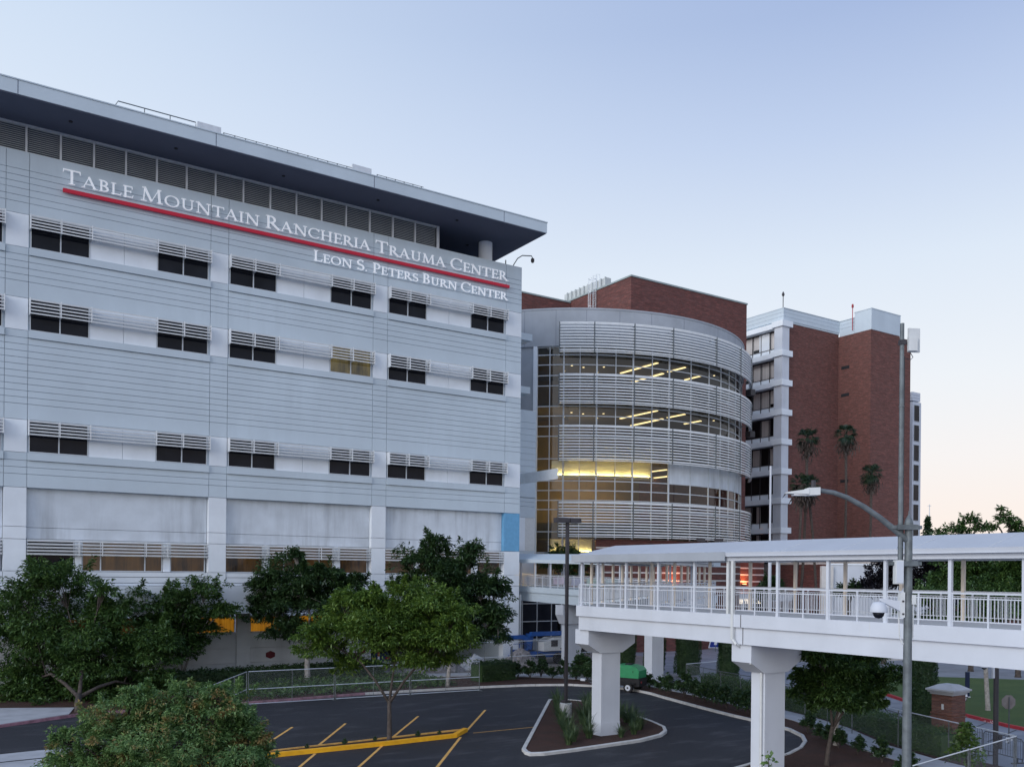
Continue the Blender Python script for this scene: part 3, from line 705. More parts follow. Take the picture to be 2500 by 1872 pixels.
mb = MB(); mb.arc(pd, RG - .3, RG + .3, 6, 31.51, -13.38, -12.3, 2); mb.build('jamb', MT['facade_lite'], drum)
MUL = [-12.3, -8.8, -4.9, -.4, 4.3, 9.7, 14.8, 20.7, 26.4, 34.5, 42.6, 49.1, 54.9, 61.2, 67.5, 75, 84]
ZH = [31.45, 30.65, 29.63, 28.53, 27.47, 25.35, 24.35, 23.3, 22.27, 19.95, 17.67, 16.68, 15.66, 14.71, 12.42]
mb = MB()
for i, a in enumerate(MUL):
    w_ = .16 if a in (-4.9, 4.3, 14.8, 26.4) else .085
    dd = math.degrees(w_ / RG) / 2
    zb = 11.7 if a > 4 else 0
    mb.arc(pd, RG - .06, RG + .10, zb, 31.5, a - dd, a + dd, 1)
for z in ZH: mb.arc(pd, RG - .05, RG + .07, z - .045, z + .045, -12.3, 90, 80)
mb.arc(pd, RG - .05, RG + .07, 10.2, 10.3, -12.3, 4.3, 8); mb.arc(pd, RG - .05, RG + .07, 7.6, 7.68, -12.3, 4.3, 8)
mb.build('mullion', MT['winframe'], drum)
ZB = [(28.5, 31.5), (25.3, 28.49), (20, 25.29), (14.7, 19.99), (11.7, 14.69)]
for z0, z1 in ZB:
    vs, fs = [], []
    for i in range(81): p = pd(-12.3 + i * 1.28, RG); vs += [(p.x, p.y, z0), (p.x, p.y, z1)]
    for i in range(80): fs.append((i * 2, i * 2 + 2, i * 2 + 3, i * 2 + 1))
    MB().add(vs, fs).build('glazing', MT['glass'], drum, smooth=True)
vs, fs = [], []
for i in range(15): p = pd(-12.3 + i * 16.6 / 14, RG); vs += [(p.x, p.y, 0), (p.x, p.y, 11.69)]
for i in range(14): fs.append((i * 2, i * 2 + 2, i * 2 + 3, i * 2 + 1))
MB().add(vs, fs).build('glazing', MT['glass'], drum, smooth=True)
mb = MB(); mb.arc(pd, RG - .12, RG + .03, 17.72, 19.9, 26.6, 34.4, 8); mb.arc(pd, RG - .12, RG + .03, 17.72, 19.9, 34.6, 75, 30); mb.build('spandrel_panel', MT['facade_stain'], drum)
mb = MB(); mb.arc(pd, RG - .4, RG + .06, 0, 11.66, 4.4, 95, 60); mb.build('brick_base', MT['brick'], drum)
mb = MB()
for z in (10.75, 9.0, 8.2, 7.4, 6.6, 5.8): mb.arc(pd, RG + .03, RG + .085, z, z + .15, 4.45, 95, 60)
mb.build('stone_course', MT['stone'], drum)
for u in (1711, 1755):
    q = at(u, 1318, 93); m_ = MB(); m_.obox(q, RT * .42, AX * .2, UP * .16); m_.bar(q, q - UP * .45, .08, .08); m_.build('flood_light', MT['bronze'], drum)
# rooms behind the glass
mb = MB(); mb.arc(pd, 9.0, 9.3, 0, 34, -90, 120, 40); mb.build('core_wall', MT['warmroom'], drum)
mb = MB()
for z0, z1 in ((30.5, 31.4), (25.45, 26.3), (20.1, 21.2)): mb.arc(pd, 9.31, RG - .35, z0, z1, -3.5, 100, 50)
mb.arc(pd, 9.31, RG - .35, 30.6, 31.4, -40, -3.6, 16); mb.arc(pd, 9.31, RG - 3.2, 26.0, 26.3, -40, -3.6, 16)
mb.arc(pd, 9.31, RG - .35, 12.0, 13.4, 4.5, 100, 46); mb.arc(pd, 9.31, RG - 1.2, 11.7, 13.4, -40, 4.4, 20)
mb.build('floor_slab', MT['ceiling'], drum)
mb = MB(); mb.arc(pd, RG - 3.0, RG - 2.8, 18.45, 20.1, -9, 26, 22); mb.arc(pd, RG - 2.2, RG - 2.0, 10.35, 11.7, -9, 4.2, 10); mb.arc(pd, RG - 2.5, RG - 2.42, 18.28, 18.52, -9, 26, 22); mb.arc(pd, RG - 1.78, RG - 1.7, 10.2, 10.42, -9, 4.2, 10); mb.arc(pd, RG - 2.8, RG - 2.42, 18.24, 18.28, -9, 26, 22); mb.arc(pd, RG - 2.0, RG - 1.7, 10.16, 10.2, -9, 4.2, 10); mb.build('light_cove', MT['facade_lite'], drum)
for i, (a0, a1) in enumerate(((-8.8, -4.8), (-3.6, 3.8), (4.8, 14.2), (15.2, 25.2))): MB().arc(pd, RG - 2.78, RG - 2.6, 18.36, 18.44, a0, a1, 8).build('cove_light', MT['cove'], drum)
for i, (a0, a1) in enumerate(((-8.6, -5.2), (-4, -.6), (-.2, 3.8))): MB().arc(pd, RG - 1.98, RG - 1.85, 10.28, 10.34, a0, a1, 6).build('cove_light', MT['cove'], drum)
def lamp(p, q, z, w=.26): MB().bar((p[0], p[1], z), (q[0], q[1], z), w, .07).build('ceiling_light', MT['strip'], drum)
for z in (30.42, 25.38):
    lamp((65.2, 71.6), (65.2, 77.6), z); lamp((69.1, 75.0), (69.3, 80.5), z, .35); lamp((69.0, 71.4), (69.0, 74.1), z); lamp((73.4, 73.4), (73.4, 76), z)
lamp((71.2, 76.5), (71.0, 86.5), 20.03, .3); lamp((76.2, 77.5), (76.0, 88), 20.03, .5); lamp((65.2, 74), (65.2, 79.5), 20.03, .25)
for x, y in ((58.7, 78), (60.2, 77.9), (61.9, 76.5), (74.6, 72.6), (63.0, 79), (59.6, 80.6)):
    for z in (30.44, 25.40): MB().lathe((x, y, z), [(.11, 0), (.11, .05)], 10).build('downlight', MT['downlight'], drum)
for a, z, e in ((-7, 22.6, 210), (-7, 15.5, 280), (-6, 28.5, 40), (4, 15.6, 300), (16, 15.6, 300), (30, 16.0, 160), (6, 28.2, 60), (26, 28.2, 60), (6, 23.4, 70), (26, 23.4, 70), (-4, 7.5, 120)):
    q = pd(a, RG - 6.5); L = bpy.data.lights.new('room_light', 'POINT'); L.energy = e; L.color = (1, .70, .30); L.shadow_soft_size = .6
    lo = bpy.data.objects.new('room_light', L); COL.objects.link(lo); lo.location = (q.x, q.y, z); lo.parent = drum; lo.matrix_parent_inverse = drum.matrix_basis.inverted()
# curved sunshades
RS = 22.43
for z0, z1, nb in ((30.65, 33.72, 10), (25.43, 28.47, 10), (19.6, 23.25, 12), (11.85, 15.46, 12)):
    mb = MB(); pt = (z1 - z0 - .12) / nb
    for i in range(nb): zc = z0 + .06 + pt * (i + .5); mb.arc(pd, RS - .17, RS, zc - .02, zc + .10, -6.05, 84, 90)
    mb.arc(pd, RS - .19, RS + .02, z1 - .12, z1, -6.05, 84, 90); mb.arc(pd, RS - .19, RS + .02, z0, z0 + .08, -6.05, 84, 90)
    ss = mb.build('sunshade', MT['shade'], drum)
    for a in (-6.0, 3.1, 13.9, 25.4, 41.7, 56, 70):
        mb = MB()
        mb.arc(pd, RS - .2, RS + .05, z0 - .02, z1 + .03, a - .13, a + .13, 1)
        for z in (z0 + .2, z1 - .3): mb.arc(pd, RG + .05, RS - .2, z, z + .08, a - .09, a + .09, 1)
        mb.build('bracket', MT['steel'], ss)
# brick block behind
mb = MB(); mb.box(72.08, 92.3, 84, 112, 0, 44.2); mb.box(60.2, 72.07, 96.1, 112, 0, 43.9); mb.build('brick_block', MT['brick'], drum)
mb = MB(); mb.box(71.98, 92.4, 83.9, 112.1, 44.205, 44.40); mb.box(60.1, 71.97, 96.0, 112.1, 43.905, 44.10); mb.build('parapet_cap', MT['cap'], drum)
mb = MB()
for i in range(10): mb.box(75.2, 76, 92.6 + i * .92, 93.5 + i * .92, 44.3, 47.0); mb.box(75.0, 75.2, 92.6 + i * .92, 92.76 + i * .92, 44.3, 47.05)
mb.build('ribbed_screen', MT['louver'], drum)
mb = MB()
lx, ly = 71.55, 90.9
for y in (ly - .3, ly + .3): mb.tube([(71.9, y, 36), (71.9, y, 46.2), (72.5, y, 46.3), (72.5, y, 44.4)], .035, 6)
for i in range(32): mb.tube([(71.9, ly - .3, 36.3 + i * .3), (71.9, ly + .3, 36.3 + i * .3)], .022, 5)
for z in (38.5, 40.3, 42.1, 43.9, 45.6): mb.tube([(71.9, ly - .33, z), (71.5, ly - .42, z), (71.1, ly - .25, z), (71.0, ly, z), (71.1, ly + .25, z), (71.5, ly + .42, z), (71.9, ly + .33, z)], .03, 5)
for y, x in ((ly - .42, 71.5), (ly - .25, 71.1), (ly, 71.0), (ly + .25, 71.1), (ly + .42, 71.5)): mb.tube([(x, y, 38.5), (x, y, 45.6)], .022, 5)
mb.build('caged_ladder', MT['steel_lite'], drum)
mb = MB()
for a, z in ((82, 30.0), (82, 25.0)): p = pd(a - 8, RG + 1.0); mb.box(p.x - .4, p.x + .4, p.y - .5, p.y + .3, z - .4, z + .3)
mb.build('wall_bracket', MT['bronze'], drum)
# striped brick entrance wing
wing = thing('entrance_wing', 'low red brick wing with pale stone stripes behind the footbridge', 'building', (80, 80, 0))
mb = MB(); mb.box(62, 90.8, 79.4, 84, 0, 10.3); mb.build('wall', MT['brick'], wing)
mb = MB()
for z in (9.75, 8.95, 8.1, 7.25, 6.4): mb.box(61.97, 90.84, 79.35, 84, z, z + .17)
mb.box(61.9, 90.9, 79.3, 84.05, 10.3, 10.42); mb.build('stone_course', MT['stone'], wing)
mb = MB(); mb.box(66, 92, 75.5, 79.33, 4.95, 5.9); mb.build('canopy', MT['white'], wing)
mb = MB(); mb.box(66.5, 90.5, 79.2, 79.34, 0, 4.9); mb.build('glass_front', MT['dglass'], wing)
for x in (67, 75, 83, 91): MB().box(x, x + .5, 76, 76.5, 0, 4.94).build('column', MT['white'], wing)
for i, (q, nv_) in enumerate(((pd(28.2, RG + .10), (pd(28.2, RG + 1) - pd(28.2, RG)).normalized()), (Vector((87.0, 79.34, 0)), Vector((0, -1, 0))))):
    sd_ = Vector((-nv_.y, nv_.x, 0))
    c = thing('wall_lamp', ('orange glowing wall lamp on the striped round brick base of the glass drum' if i == 0 else 'orange glowing wall lamp on the striped brick wing near its right end'), 'lamp', (q.x, q.y, 7.1), 'wall lamps on the striped brick')
    m_ = MB(); m_.obox(q + nv_ * .17 + UP * 6.95, sd_ * .35, nv_ * .165, UP * .04); m_.build('bracket', MT['bronze'], c)
    m_ = MB(); m_.obox(q + nv_ * .18 + UP * 7.03, sd_ * .25, nv_ * .11, UP * .03); m_.build('bulb', MT['sconce'], c)
    L = bpy.data.lights.new('wall_lamp_light', 'POINT'); L.energy = 170; L.color = (1, .30, .10); L.shadow_soft_size = .1
    lo = bpy.data.objects.new('wall_lamp_light', L); COL.objects.link(lo); lo.location = q + nv_ * .75 + UP * 7.5; lo.parent = c; lo.matrix_parent_inverse = c.matrix_basis.inverted()
es = thing('entrance_sign', 'pale letters reading critical care entrance above the canopy edge behind the footbridge', 'sign', (80, 75.4, 5))
px0 = at(1727, 1470, 1); px1 = at(1855, 1470, 1)
ex0 = (px0.x) * 75.4 / px0.y; ex1 = px1.x * 75.4 / px1.y
for wi, b in lay_text(None, ['CRITICAL', 'CARE', 'ENTRANCE'], lambda x, y: Vector((x, 75.42, 4.72 + y)), ex0, ex1, .52, 0, .12, (0, -1, 0)).items(): b.build('lettering', emit_mat('lit_letter', (1, .90, .74), .8), es)
m_ = MB(); m_.box(ex0 - .1, ex1 + .1, 75.43, 75.49, 4.70, 4.76); m_.build('base_rail', MT['white'], es)

# ------------------------------------------------------------------ brick hospital tower
tw = thing('brick_tower', 'tall red brick tower with white balcony bands and a white rooftop parapet', 'building', (104.4, 88, 0))
mb = MB(); mb.box(105.5, 117.06, 88.15, 89.09, 0, 44.85); mb.box(107.15, 117.06, 89.1, 108, 0, 44.84); mb.box(117.07, 126.9, 82.54, 108, 0, 44.3); mb.box(117.075, 124.1, 82.545, 100, 44.31, 44.5); mb.build('brick_wall', MT['brick_t'], tw)
mb = MB()
for i in range(3):
    z = 45.1 + i * .56; mb.box(104.36, 117.2, 88.0, 108, z, z + .535); mb.box(117.08, 117.2, 85.41, 87.99, z - (.78 if i == 0 else 0), z + .535)
mb.box(104.36, 117.2, 87.95, 108.1, 46.79, 46.88); mb.box(117.0, 117.25, 85.35, 88, 46.79, 46.88); mb.box(104.5, 117.1, 88.08, 107.9, 44.86, 45.12)
mb.build('parapet', MT['facade'], tw)
mb = MB(); mb.box(117.1, 124.2, 82.5, 85.39, 44.52, 47.55); mb.box(117.05, 124.25, 82.45, 85.45, 47.555, 47.66); mb.build('roof_box', MT['facade'], tw)
FL = 4.25; ZT = [44.05 - FL * k for k in range(11)]
mb = MB(); mb.box(103.6, 105.1, 87.55, 89.0, 0, 44.8); 
mb.build('corner_column', MT['white'], tw)
for k, z in enumerate(ZT):
    if z < 3: continue
    m_ = MB(); m_.box(103.9, 105.48, 89.05, 108, z, z + .72); m_.box(103.35, 105.6, 87.3, 89.3, z - .05, z + .78); m_.build('balcony_band', MT['facade_lite'], tw)
    if k == 0: continue
    # recessed windows above each band, looking west
    zb, ztp = z + .75, z + FL - .05
    m_ = MB(); m_.box(105.0, 105.15, 89.1, 108, zb, zb + .80); 
    if k in (1,): m_.box(104.98, 105.15, 91.0, 93.0, zb + .80, ztp)
    m_.build('spandrel_panel', MT['facade_lite'], tw)
    m_ = MB()
    for y in np.arange(89.3, 108, 1.65): m_.box(104.92, 105.02, y, y + .08, zb, ztp)
    m_.box(104.94, 105.02, 89.1, 108, ztp - .1, ztp); m_.box(104.94, 105.03, 89.1, 108, zb + .80, zb + .88)
    w_ = m_.build('window', MT['bronze'], tw)
    MB().add([(105.02, 89.1, zb + .81), (105.02, 108, zb + .81), (105.02, 108, ztp), (105.02, 89.1, ztp)], [(0, 3, 2, 1)]).build('pane', MT['tglass'], w_)
    m_ = MB()
    for y in np.arange(89.38, 107, 1.65):
        if rng.random() < (.92 if k < 4 else .3):
            w_c = 1.57 * rng.choice([.5, 1, 1, 1]); zl = zb + .78 + (rng.choice([0, 0, .6]) if k < 4 else 0)
            m_.add([(105.2, y, zl), (105.2, y + w_c, zl), (105.2, y + w_c, ztp - .15), (105.2, y, ztp - .15)], [(0, 3, 2, 1)])
    if m_.v: m_.build('curtain', MT['curtain'], w_)
mb = MB(); mb.box(106.9, 107.1, 88.2, 108, 3, 44); mb.box(105.1, 106.9, 107.5, 107.7, 3, 44); mb.build('room_wall', MT['dark'], tw)
m_ = MB(); m_.box(104.98, 105.01, 92.0, 92.6, 14.3, 15.1); m_.build('lit_window', emit_mat('orange_window', (1, .42, .03), .9), tw)
for z in (35.3, 39.45, 22.3): MB().box(117.3, 118.7, 82.5 - .0, 82.56, z, z + .45) if False else MB().box(117.02, 117.055, 86.2, 87.6, z, z + .45).build('vent', MT['dark'], tw)
m_ = MB(); m_.tube([(104.6, 88.3, 46.8), (104.6, 88.3, 48.6)], .06, 6); m_.lathe((104.6, 88.3, 48.5), [(.02, 0), (.2, .25), (.18, .5), (.02, .8)], 8); m_.build('beacon', MT['bronze'], tw)
m_ = MB(); m_.tube([(116.9, 85.6, 45), (116.9, 85.6, 48.4)], .06, 6); m_.lathe((116.9, 85.6, 48.3), [(.02, 0), (.16, .1), (.16, .4), (.1, .6)], 8); m_.build('beacon', MT['kerb_red'], tw)
# far white wing of the tower
mb = MB(); mb.box(126.95, 128.3, 84.5, 86, 0, 41.3)
for z in (16, 20.3, 24.6, 28.9, 33.1, 37.2): mb.box(126.6, 128.5, 84.2, 86.2, z, z + .8)
mb.build('side_column', MT['white'], tw)
W2 = thing('white_wing', 'white framed wing with one column of dark windows beside the brick tower', 'building', (139, 90, 0))
mb = MB(); mb.box(139.1, 141.5, 90, 100, 0, 37.5)
for z in (37.7, 38.2, 38.7): mb.box(139.1, 141.4, 90.1, 100, z, z + .45)
mb.build('wall', MT['white'], W2)
for k in range(9): window(W2, 139.35, 140.95, 34.2 - 3.33 * k, 37.0 - 3.33 * k, 89.92, [], MT['dglass'])

# ------------------------------------------------------------------ covered footbridge
br = thing('footbridge', 'white covered footbridge with picket railings crossing in front of the glass drum', 'footbridge', (28.6, 24.7, 0))
P1 = (28.6, 34.35); P2 = (47.2, 47.9)
PA = [(28.6, -9), P1, (44.41, 45.74)]
HW = 1.7
mb = MB(); mb.sweep([(-HW, 6.0), (-HW, 6.5), (HW, 6.5), (HW, 6.0)], PA); mb.box(26.885, 26.9, 25.16, 25.20, 6.0, 6.49); mb.build('deck', MT['white'], br)
mb = MB(); mb.sweep([(-1.58, 5.33), (-1.58, 6.04), (1.58, 6.04), (1.58, 5.33)], PA); mb.build('girder', MT['white'], br)
mb = MB(); mb.box(27.01, 27.03, 24.62, 24.65, 5.34, 5.99); mb.box(26.892, 26.91, 24.63, 24.66, 6.01, 6.49); mb.build('expansion_joint', MT['bronze'], br)
for y in (8.0, 13.4, 18.9, 29.8): MB().box(26.896, 26.902, y, y + .018, 6.01, 6.49).build('panel_joint', MT['grey'], br)
RP = [(-1.9, 8.78), (-1.9, 8.93), (0, 9.44), (1.9, 8.93), (1.9, 8.78), (0, 8.80)]
mb = MB(); mb.sweep(RP, PA)
rf = mb.build('roof', MT['roofwhite'], br)
mb = MB()
for y in (14.8, 17.3, 20.0, 22.6, 28, 31): 
    for sx in (-1, 1): mb.bar((28.6 + sx * 1.88, y - .0, 8.938), (28.6 + sx * .01, y - .0, 9.444), .022, .006)
mb.build('roof_seam', MT['grey'], rf)
mb = MB(); MB().sweep([(-1.93, 8.60), (-1.93, 8.955), (-1.905, 8.955), (-1.905, 8.60)], [(28.6, 25.3), P1, (44.41, 45.74)]).build('fascia', MT['drumwall'], br); mb.sweep([(-1.75, 8.60), (-1.75, 8.775), (-1.6, 8.775), (-1.6, 8.60)], PA)
mb.sweep([(1.6, 8.60), (1.6, 8.775), (1.75, 8.775), (1.75, 8.60)], PA); mb.sweep([(-1.94, 8.77), (-1.94, 8.80), (-1.905, 8.80), (-1.905, 8.77)], [(28.6, -9), (28.6, 25.2)]); mb.build('eave_beam', MT['white'], br)
mb = MB(); mb.sweep([(-1.59, 8.70), (-1.59, 8.74), (1.59, 8.74), (1.59, 8.70)], PA); mb.build('ceiling', MT['white_in'], br)
def railing(parent, path, dz=None, mt='white', z=6.5, pick=.115, post=1.14):
    """one run of picket railing along a ground path"""
    mb = MB(); dz = dz or [0] * len(path)
    for (a, b, da, db) in zip(path[:-1], path[1:], dz[:-1], dz[1:]):
        A_ = Vector((a[0], a[1], z + da)); B_ = Vector((b[0], b[1], z + db)); L_ = (B_ - A_).length
        for h, w_, t_ in ((1.03, .065, .055), (.87, .04, .035), (.17, .04, .035)): mb.bar(A_ + UP * h, B_ + UP * h, w_, t_)
        for i in range(int(L_ / pick)):
            p = A_.lerp(B_, (i + .5) * pick / L_); mb.box(p.x - .008, p.x + .008, p.y - .008, p.y + .008, p.z + .17, p.z + .87)
        for i in range(int(L_ / post) + 1):
            p = A_.lerp(B_, min(1, i * post / L_)); mb.box(p.x - .024, p.x + .024, p.y - .024, p.y + .024, p.z - .01, p.z + 1.02)
    return mb.build('railing', MT[mt], parent)
def offp(path, d):
    v = [Vector((p[0], p[1], 0)) for p in path]; out = []
    for i, p in enumerate(v):
        d0 = (p - v[i - 1]).normalized() if i else None; d1 = (v[i + 1] - p).normalized() if i < len(v) - 1 else None
        d0 = d0 or d1; d1 = d1 or d0; n0 = Vector((d0.y, -d0.x, 0)); n1 = Vector((d1.y, -d1.x, 0)); m = (n0 + n1).normalized()
        q = p + m * (d / max(.4, m.dot(n0))); out.append((q.x, q.y))
    return out
LP = offp(PA, -1.56); RPT = offp(PA, 1.56)
railing(br, LP[:2]); railing(br, LP[1:]); railing(br, RPT[:2]); railing(br, RPT[1:])
for x, ys, m_ in ((27.04, (4.9, 7.15, 9.4, 11.6, 13.88, 16.15, 18.42, 20.7, 22.95, 27.3, 29.5, 31.65, 33.7, 34.95), 'white'), (30.16, (5.6, 8, 10.4, 12.8, 15.2, 17.55, 19.9, 22.3, 24.7, 27.1, 29.5, 31.8, 33.4), 'white_in')):
    for y in ys: MB().box(x - .055, x + .055, y - .055, y + .055, 6.49, 8.62).build('post', MT[m_], br)
d_ = Vector((P2[0] - P1[0], P2[1] - P1[1], 0)).normalized()
for k in range(9):
    for pth, m_ in ((LP, 'white_in'), (RPT, 'white_in')):
        p = Vector((*pth[1], 0)) + d_ * (2.2 * (k + 1)); MB().box(p.x - .055, p.x + .055, p.y - .055, p.y + .055, 6.49, 8.62).build('post', MT[m_], br)
mb = MB(); mb.box(26.86, 26.98, 25.02, 25.14, 5.5, 8.9); mb.tube([(26.9, 25.1, 5.55), (26.9, 24.9, 5.35), (27.5, 24.9, 5.05), (27.6, 24.9, 4.5)], .06, 6); mb.box(26.9, 27.02, 25.3, 25.42, 6.5, 8.85); mb.build('downspout', MT['grey'], br)
for y0, y1 in ((24.38, 25.08), (34.60, 35.34)):
    m_ = MB(); m_.box(28.02, 29.2, y0, y1, -.1, 4.25); m_.box(28.005, 29.215, y0 - .012, y1 + .012, -.1, .75 if y0 > 30 else .1); col_ = m_.build('column', MT['white'], br)
    m_ = MB(); yc0, yc1 = y0 - .06, y1 + .25
    m_.prism([(27.15, yc0, 5.325), (30.1, yc0, 5.325), (30.1, yc0, 4.62), (29.3, yc0, 4.18), (27.92, yc0, 4.18), (27.15, yc0, 4.62)], (0, yc1 - yc0, 0)); m_.build('cap', MT['white'], col_)
m_ = MB(); m_.tube([(27.94, 24.5, 4.4), (27.94, 24.5, .1)], .05, 8); m_.bar((27.2, 24.4, 4.62), (27.94, 24.5, 4.3), .1, .1); m_.build('downspout', MT['grey'], br)
mb = MB(); mb.box(45.6, 46.75, 50.4, 51.25, -.1, 5.34); mb.build('column', MT['white'], br)
# the walkway that carries on to the hospital
lk = thing('covered_walkway', 'grey white covered walkway joining the hospital corner behind the dark lamp post', 'footbridge', (47.2, 62, 0))
PB = [(44.45, 45.77), (47.2, 47.9), (47.2, 73.9)]; DZ = [0, .05, .55]
mb = MB(); mb.sweep([(-HW, 6.0), (-HW, 6.5), (HW, 6.5), (HW, 6.0)], PB, DZ); mb.build('deck', MT['facade'], lk)
mb = MB(); mb.sweep([(-1.58, 5.20), (-1.58, 6.04), (1.58, 6.04), (1.58, 5.20)], PB, DZ); mb.build('girder', MT['facade'], lk)
mb = MB(); mb.sweep([(-1.9, 8.62), (-1.9, 8.93), (0, 9.44), (1.9, 8.93), (1.9, 8.62), (0, 8.80)], PB, DZ); mb.build('roof', MT['facade'], lk)
for s_ in (-1.56, 1.56): q = offp(PB, s_); railing(lk, q[:2], DZ[:2]); railing(lk, q[1:], DZ[1:])
for k in range(11):
    for x in (45.64, 48.76): y = 49.6 + k * 2.3; zz = 6.49 + .05 + .5 * (y - 47.9) / 26; MB().box(x - .055, x + .055, y - .055, y + .055, zz, zz + 2.2).build('post', MT['white'], lk)
m_ = MB(); m_.box(46.2, 47.6, 61.6, 62.5, -.1, 3.9); cc = m_.build('column', MT['white'], lk)
m_ = MB(); m_.prism([(45.6, 61.5, 5.42), (48.8, 61.5, 5.42), (48.8, 61.5, 4.6), (47.9, 61.5, 3.8), (46.0, 61.5, 3.8), (45.6, 61.5, 4.6)], (0, 1.1, 0)); m_.build('cap', MT['white'], cc)
m_ = MB(); m_.box(45.7, 45.95, 71.5, 73.9, 7.05, 9.1); m_.build('door_screen', MT['white_in'], lk)
L = bpy.data.lights.new('walkway_light', 'POINT'); L.energy = 60; L.color = (1, .6, .28); L.shadow_soft_size = .2
lo = bpy.data.objects.new('walkway_light', L); COL.objects.link(lo); lo.location = (47.2, 72.3, 8.9); lo.parent = lk; lo.matrix_parent_inverse = lk.matrix_basis.inverted()
m_ = MB(); m_.box(47.0, 47.4, 71.8, 72.8, 9.12, 9.18); m_.build('ceiling_light', MT['strip'], lk)
# banners lean on the walkway railing
for k, (y, c_) in enumerate(((66.3, (.55, .45, .62)), (63.6, (.40, .42, .62)), (61.4, (.36, .52, .46)), (58.8, (.42, .56, .60)))):
    m_ = MB(); dzz = .05 + .5 * (y - 47.9) / 26; m_.box(48.62, 48.65, y - .8, y + .8, 6.72 + dzz, 7.34 + dzz)
    tag(m_.build('banner', mat('banner_cloth_%d' % k, c_, .7, .25, 1.2), origin=(48.6, y, 6.7)), ('pale purple', 'blue grey', 'green', 'pale teal')[k] + ' cloth panel tied to the inner railing of the walkway', 'banner', 'panels on the walkway railing')

# ------------------------------------------------------------------ street furniture
# galvanised street light in the near right
PX, PY_ = 16.47, 10.72
sl = thing('street_light', 'galvanised steel street light with a curved arm and flat lamp head at the right', 'street light', (PX, PY_, 0))
m_ = MB(); m_.tube([(PX, PY_, 0), (PX, PY_, 9.05)], [.104, .072], 20); m_.lathe((PX, PY_, 9.05), [(.085, 0), (.085, .04), (.06, .12), (.012, .2), (.008, .28)], 16)
m_.build('pole', MT['steel'], sl)
def on(u, v, w=18.0): return at(u, v, w)
arm = [on(2214, 1318), on(2188, 1296), on(2150, 1265), on(2110, 1237), on(2070, 1215), on(2035, 1202), on(1995, 1196)]
m_ = MB(); m_.tube(arm, [.062, .06, .056, .052, .049, .046, .044], 14); m_.build('arm', MT['steel'], sl)
hd = on(1958, 1202)
m_ = MB()
tip, mid, end = on(1920, 1201), on(1970, 1197), on(1997, 1196)
sd = AX * .15
m_.add([tip - sd * .5, tip + sd * .5, mid + sd + UP * .02, mid - sd + UP * .02, tip - sd * .5 - UP * .03, tip + sd * .5 - UP * .03, mid + sd - UP * .08, mid - sd - UP * .08],
       [(0, 1, 2, 3), (4, 7, 6, 5), (0, 4, 5, 1), (1, 5, 6, 2), (2, 6, 7, 3), (3, 7, 4, 0)])
m_.obox((mid + end) / 2 - UP * .03, (end - mid) / 2 * 1.05, sd * .9, UP * .075)
lh = m_.build('lamp_head', MT['grey'], sl)
m_ = MB(); m_.lathe(on(1986, 1188), [(.045, 0), (.045, .11), (.03, .13)], 12); m_.build('photocell', MT['bronze'], lh)
m_ = MB(); m_.obox(on(1955, 1208), RT * .16, AX * .09, UP * .012); m_.build('lens', MT['globe'], lh)
# mast strapped to it
MX = Vector((PX, PY_, 0)) - RT * .165
am = thing('antenna_mast', 'thin steel mast clamped to the street light with a flat panel antenna on top', 'antenna', (MX.x, MX.y, 7.9))
m_ = MB(); m_.tube([(MX.x, MX.y, 8.0), (MX.x, MX.y, 10.6), (MX.x, MX.y, 13.05)], [.046, .044, .040], 12)
for z in (8.6, 10.0, 11.4): m_.lathe((MX.x, MX.y, z), [(.048, -.01), (.052, -.01), (.052, .015), (.048, .015)], 12)
m_.build('mast', MT['steel'], am)
for z in (9.0, 8.28):
    m_ = MB(); m_.obox(Vector((PX, PY_, z)) - RT * .07, RT * .30, AX * .085, UP * .035); m_.obox(Vector((PX, PY_, z)) - RT * .06 - AX * .1, RT * .20, AX * .03, UP * .05); m_.build('clamp', MT['steel'], am)
pc = on(2231, 831)
m_ = MB(); m_.obox(pc, RT * .12 + AX * .02, AX * .022 - RT * .004, UP * .235); m_.obox(on(2224, 842) - AX * .07, RT * .085, AX * .045, UP * .14); m_.build('panel', MT['grey'], am)
m_ = MB(); m_.tube([on(2204, 836), on(2217, 838)], .028, 8); m_.obox(on(2203, 836), RT * .06, AX * .05, UP * .045); m_.tube([on(2222, 860), on(2229, 872), on(2223, 878), on(2206, 874)], .008, 5); m_.build('bracket', MT['bronze'], am)
m_ = MB(); cb = Vector((MX.x, MX.y, 0)) + RT * .052; m_.tube([cb + UP * 8.1, cb + UP * 10, cb + UP * 12.4], .009, 5); m_.build('cable', MT['bronze'], am)
eb = thing('equipment_box', 'long pale grey box strapped upright to the street light pole', 'box', tuple(on(2188, 1396)))
m_ = MB(); m_.obox(on(2189, 1396) - AX * .08, RT * .082, AX * .06, UP * .235); m_.build('case', MT['grey'], eb)
m_ = MB(); m_.obox(on(2190, 1396) - AX * .145, RT * .066, AX * .006, UP * .215); m_.tube([on(2190, 1430) - AX * .05, on(2186, 1440) - AX * .07, on(2196, 1446) - AX * .06, on(2206, 1436)], .009, 5); m_.build('lid', MT['white'], eb)
jb = thing('junction_box', 'small white junction box with a conduit on the right side of the street light pole', 'box', tuple(on(2229, 1463)))
m_ = MB(); m_.obox(on(2228, 1463) - AX * .02, RT * .042, AX * .05, UP * .095); m_.build('case', MT['grey'], jb)
m_ = MB(); m_.tube([on(2228, 1474), on(2229, 1520), on(2228, 1556), on(2216, 1572), on(2202, 1570), on(2196, 1552), on(2194, 1506)], .014, 8); m_.build('conduit', MT['grey'], jb)
cm = thing('security_camera', 'large white dome camera on a bracket reaching left from the street light', 'camera', tuple(on(2146, 1490)))
dc = on(2145, 1490)
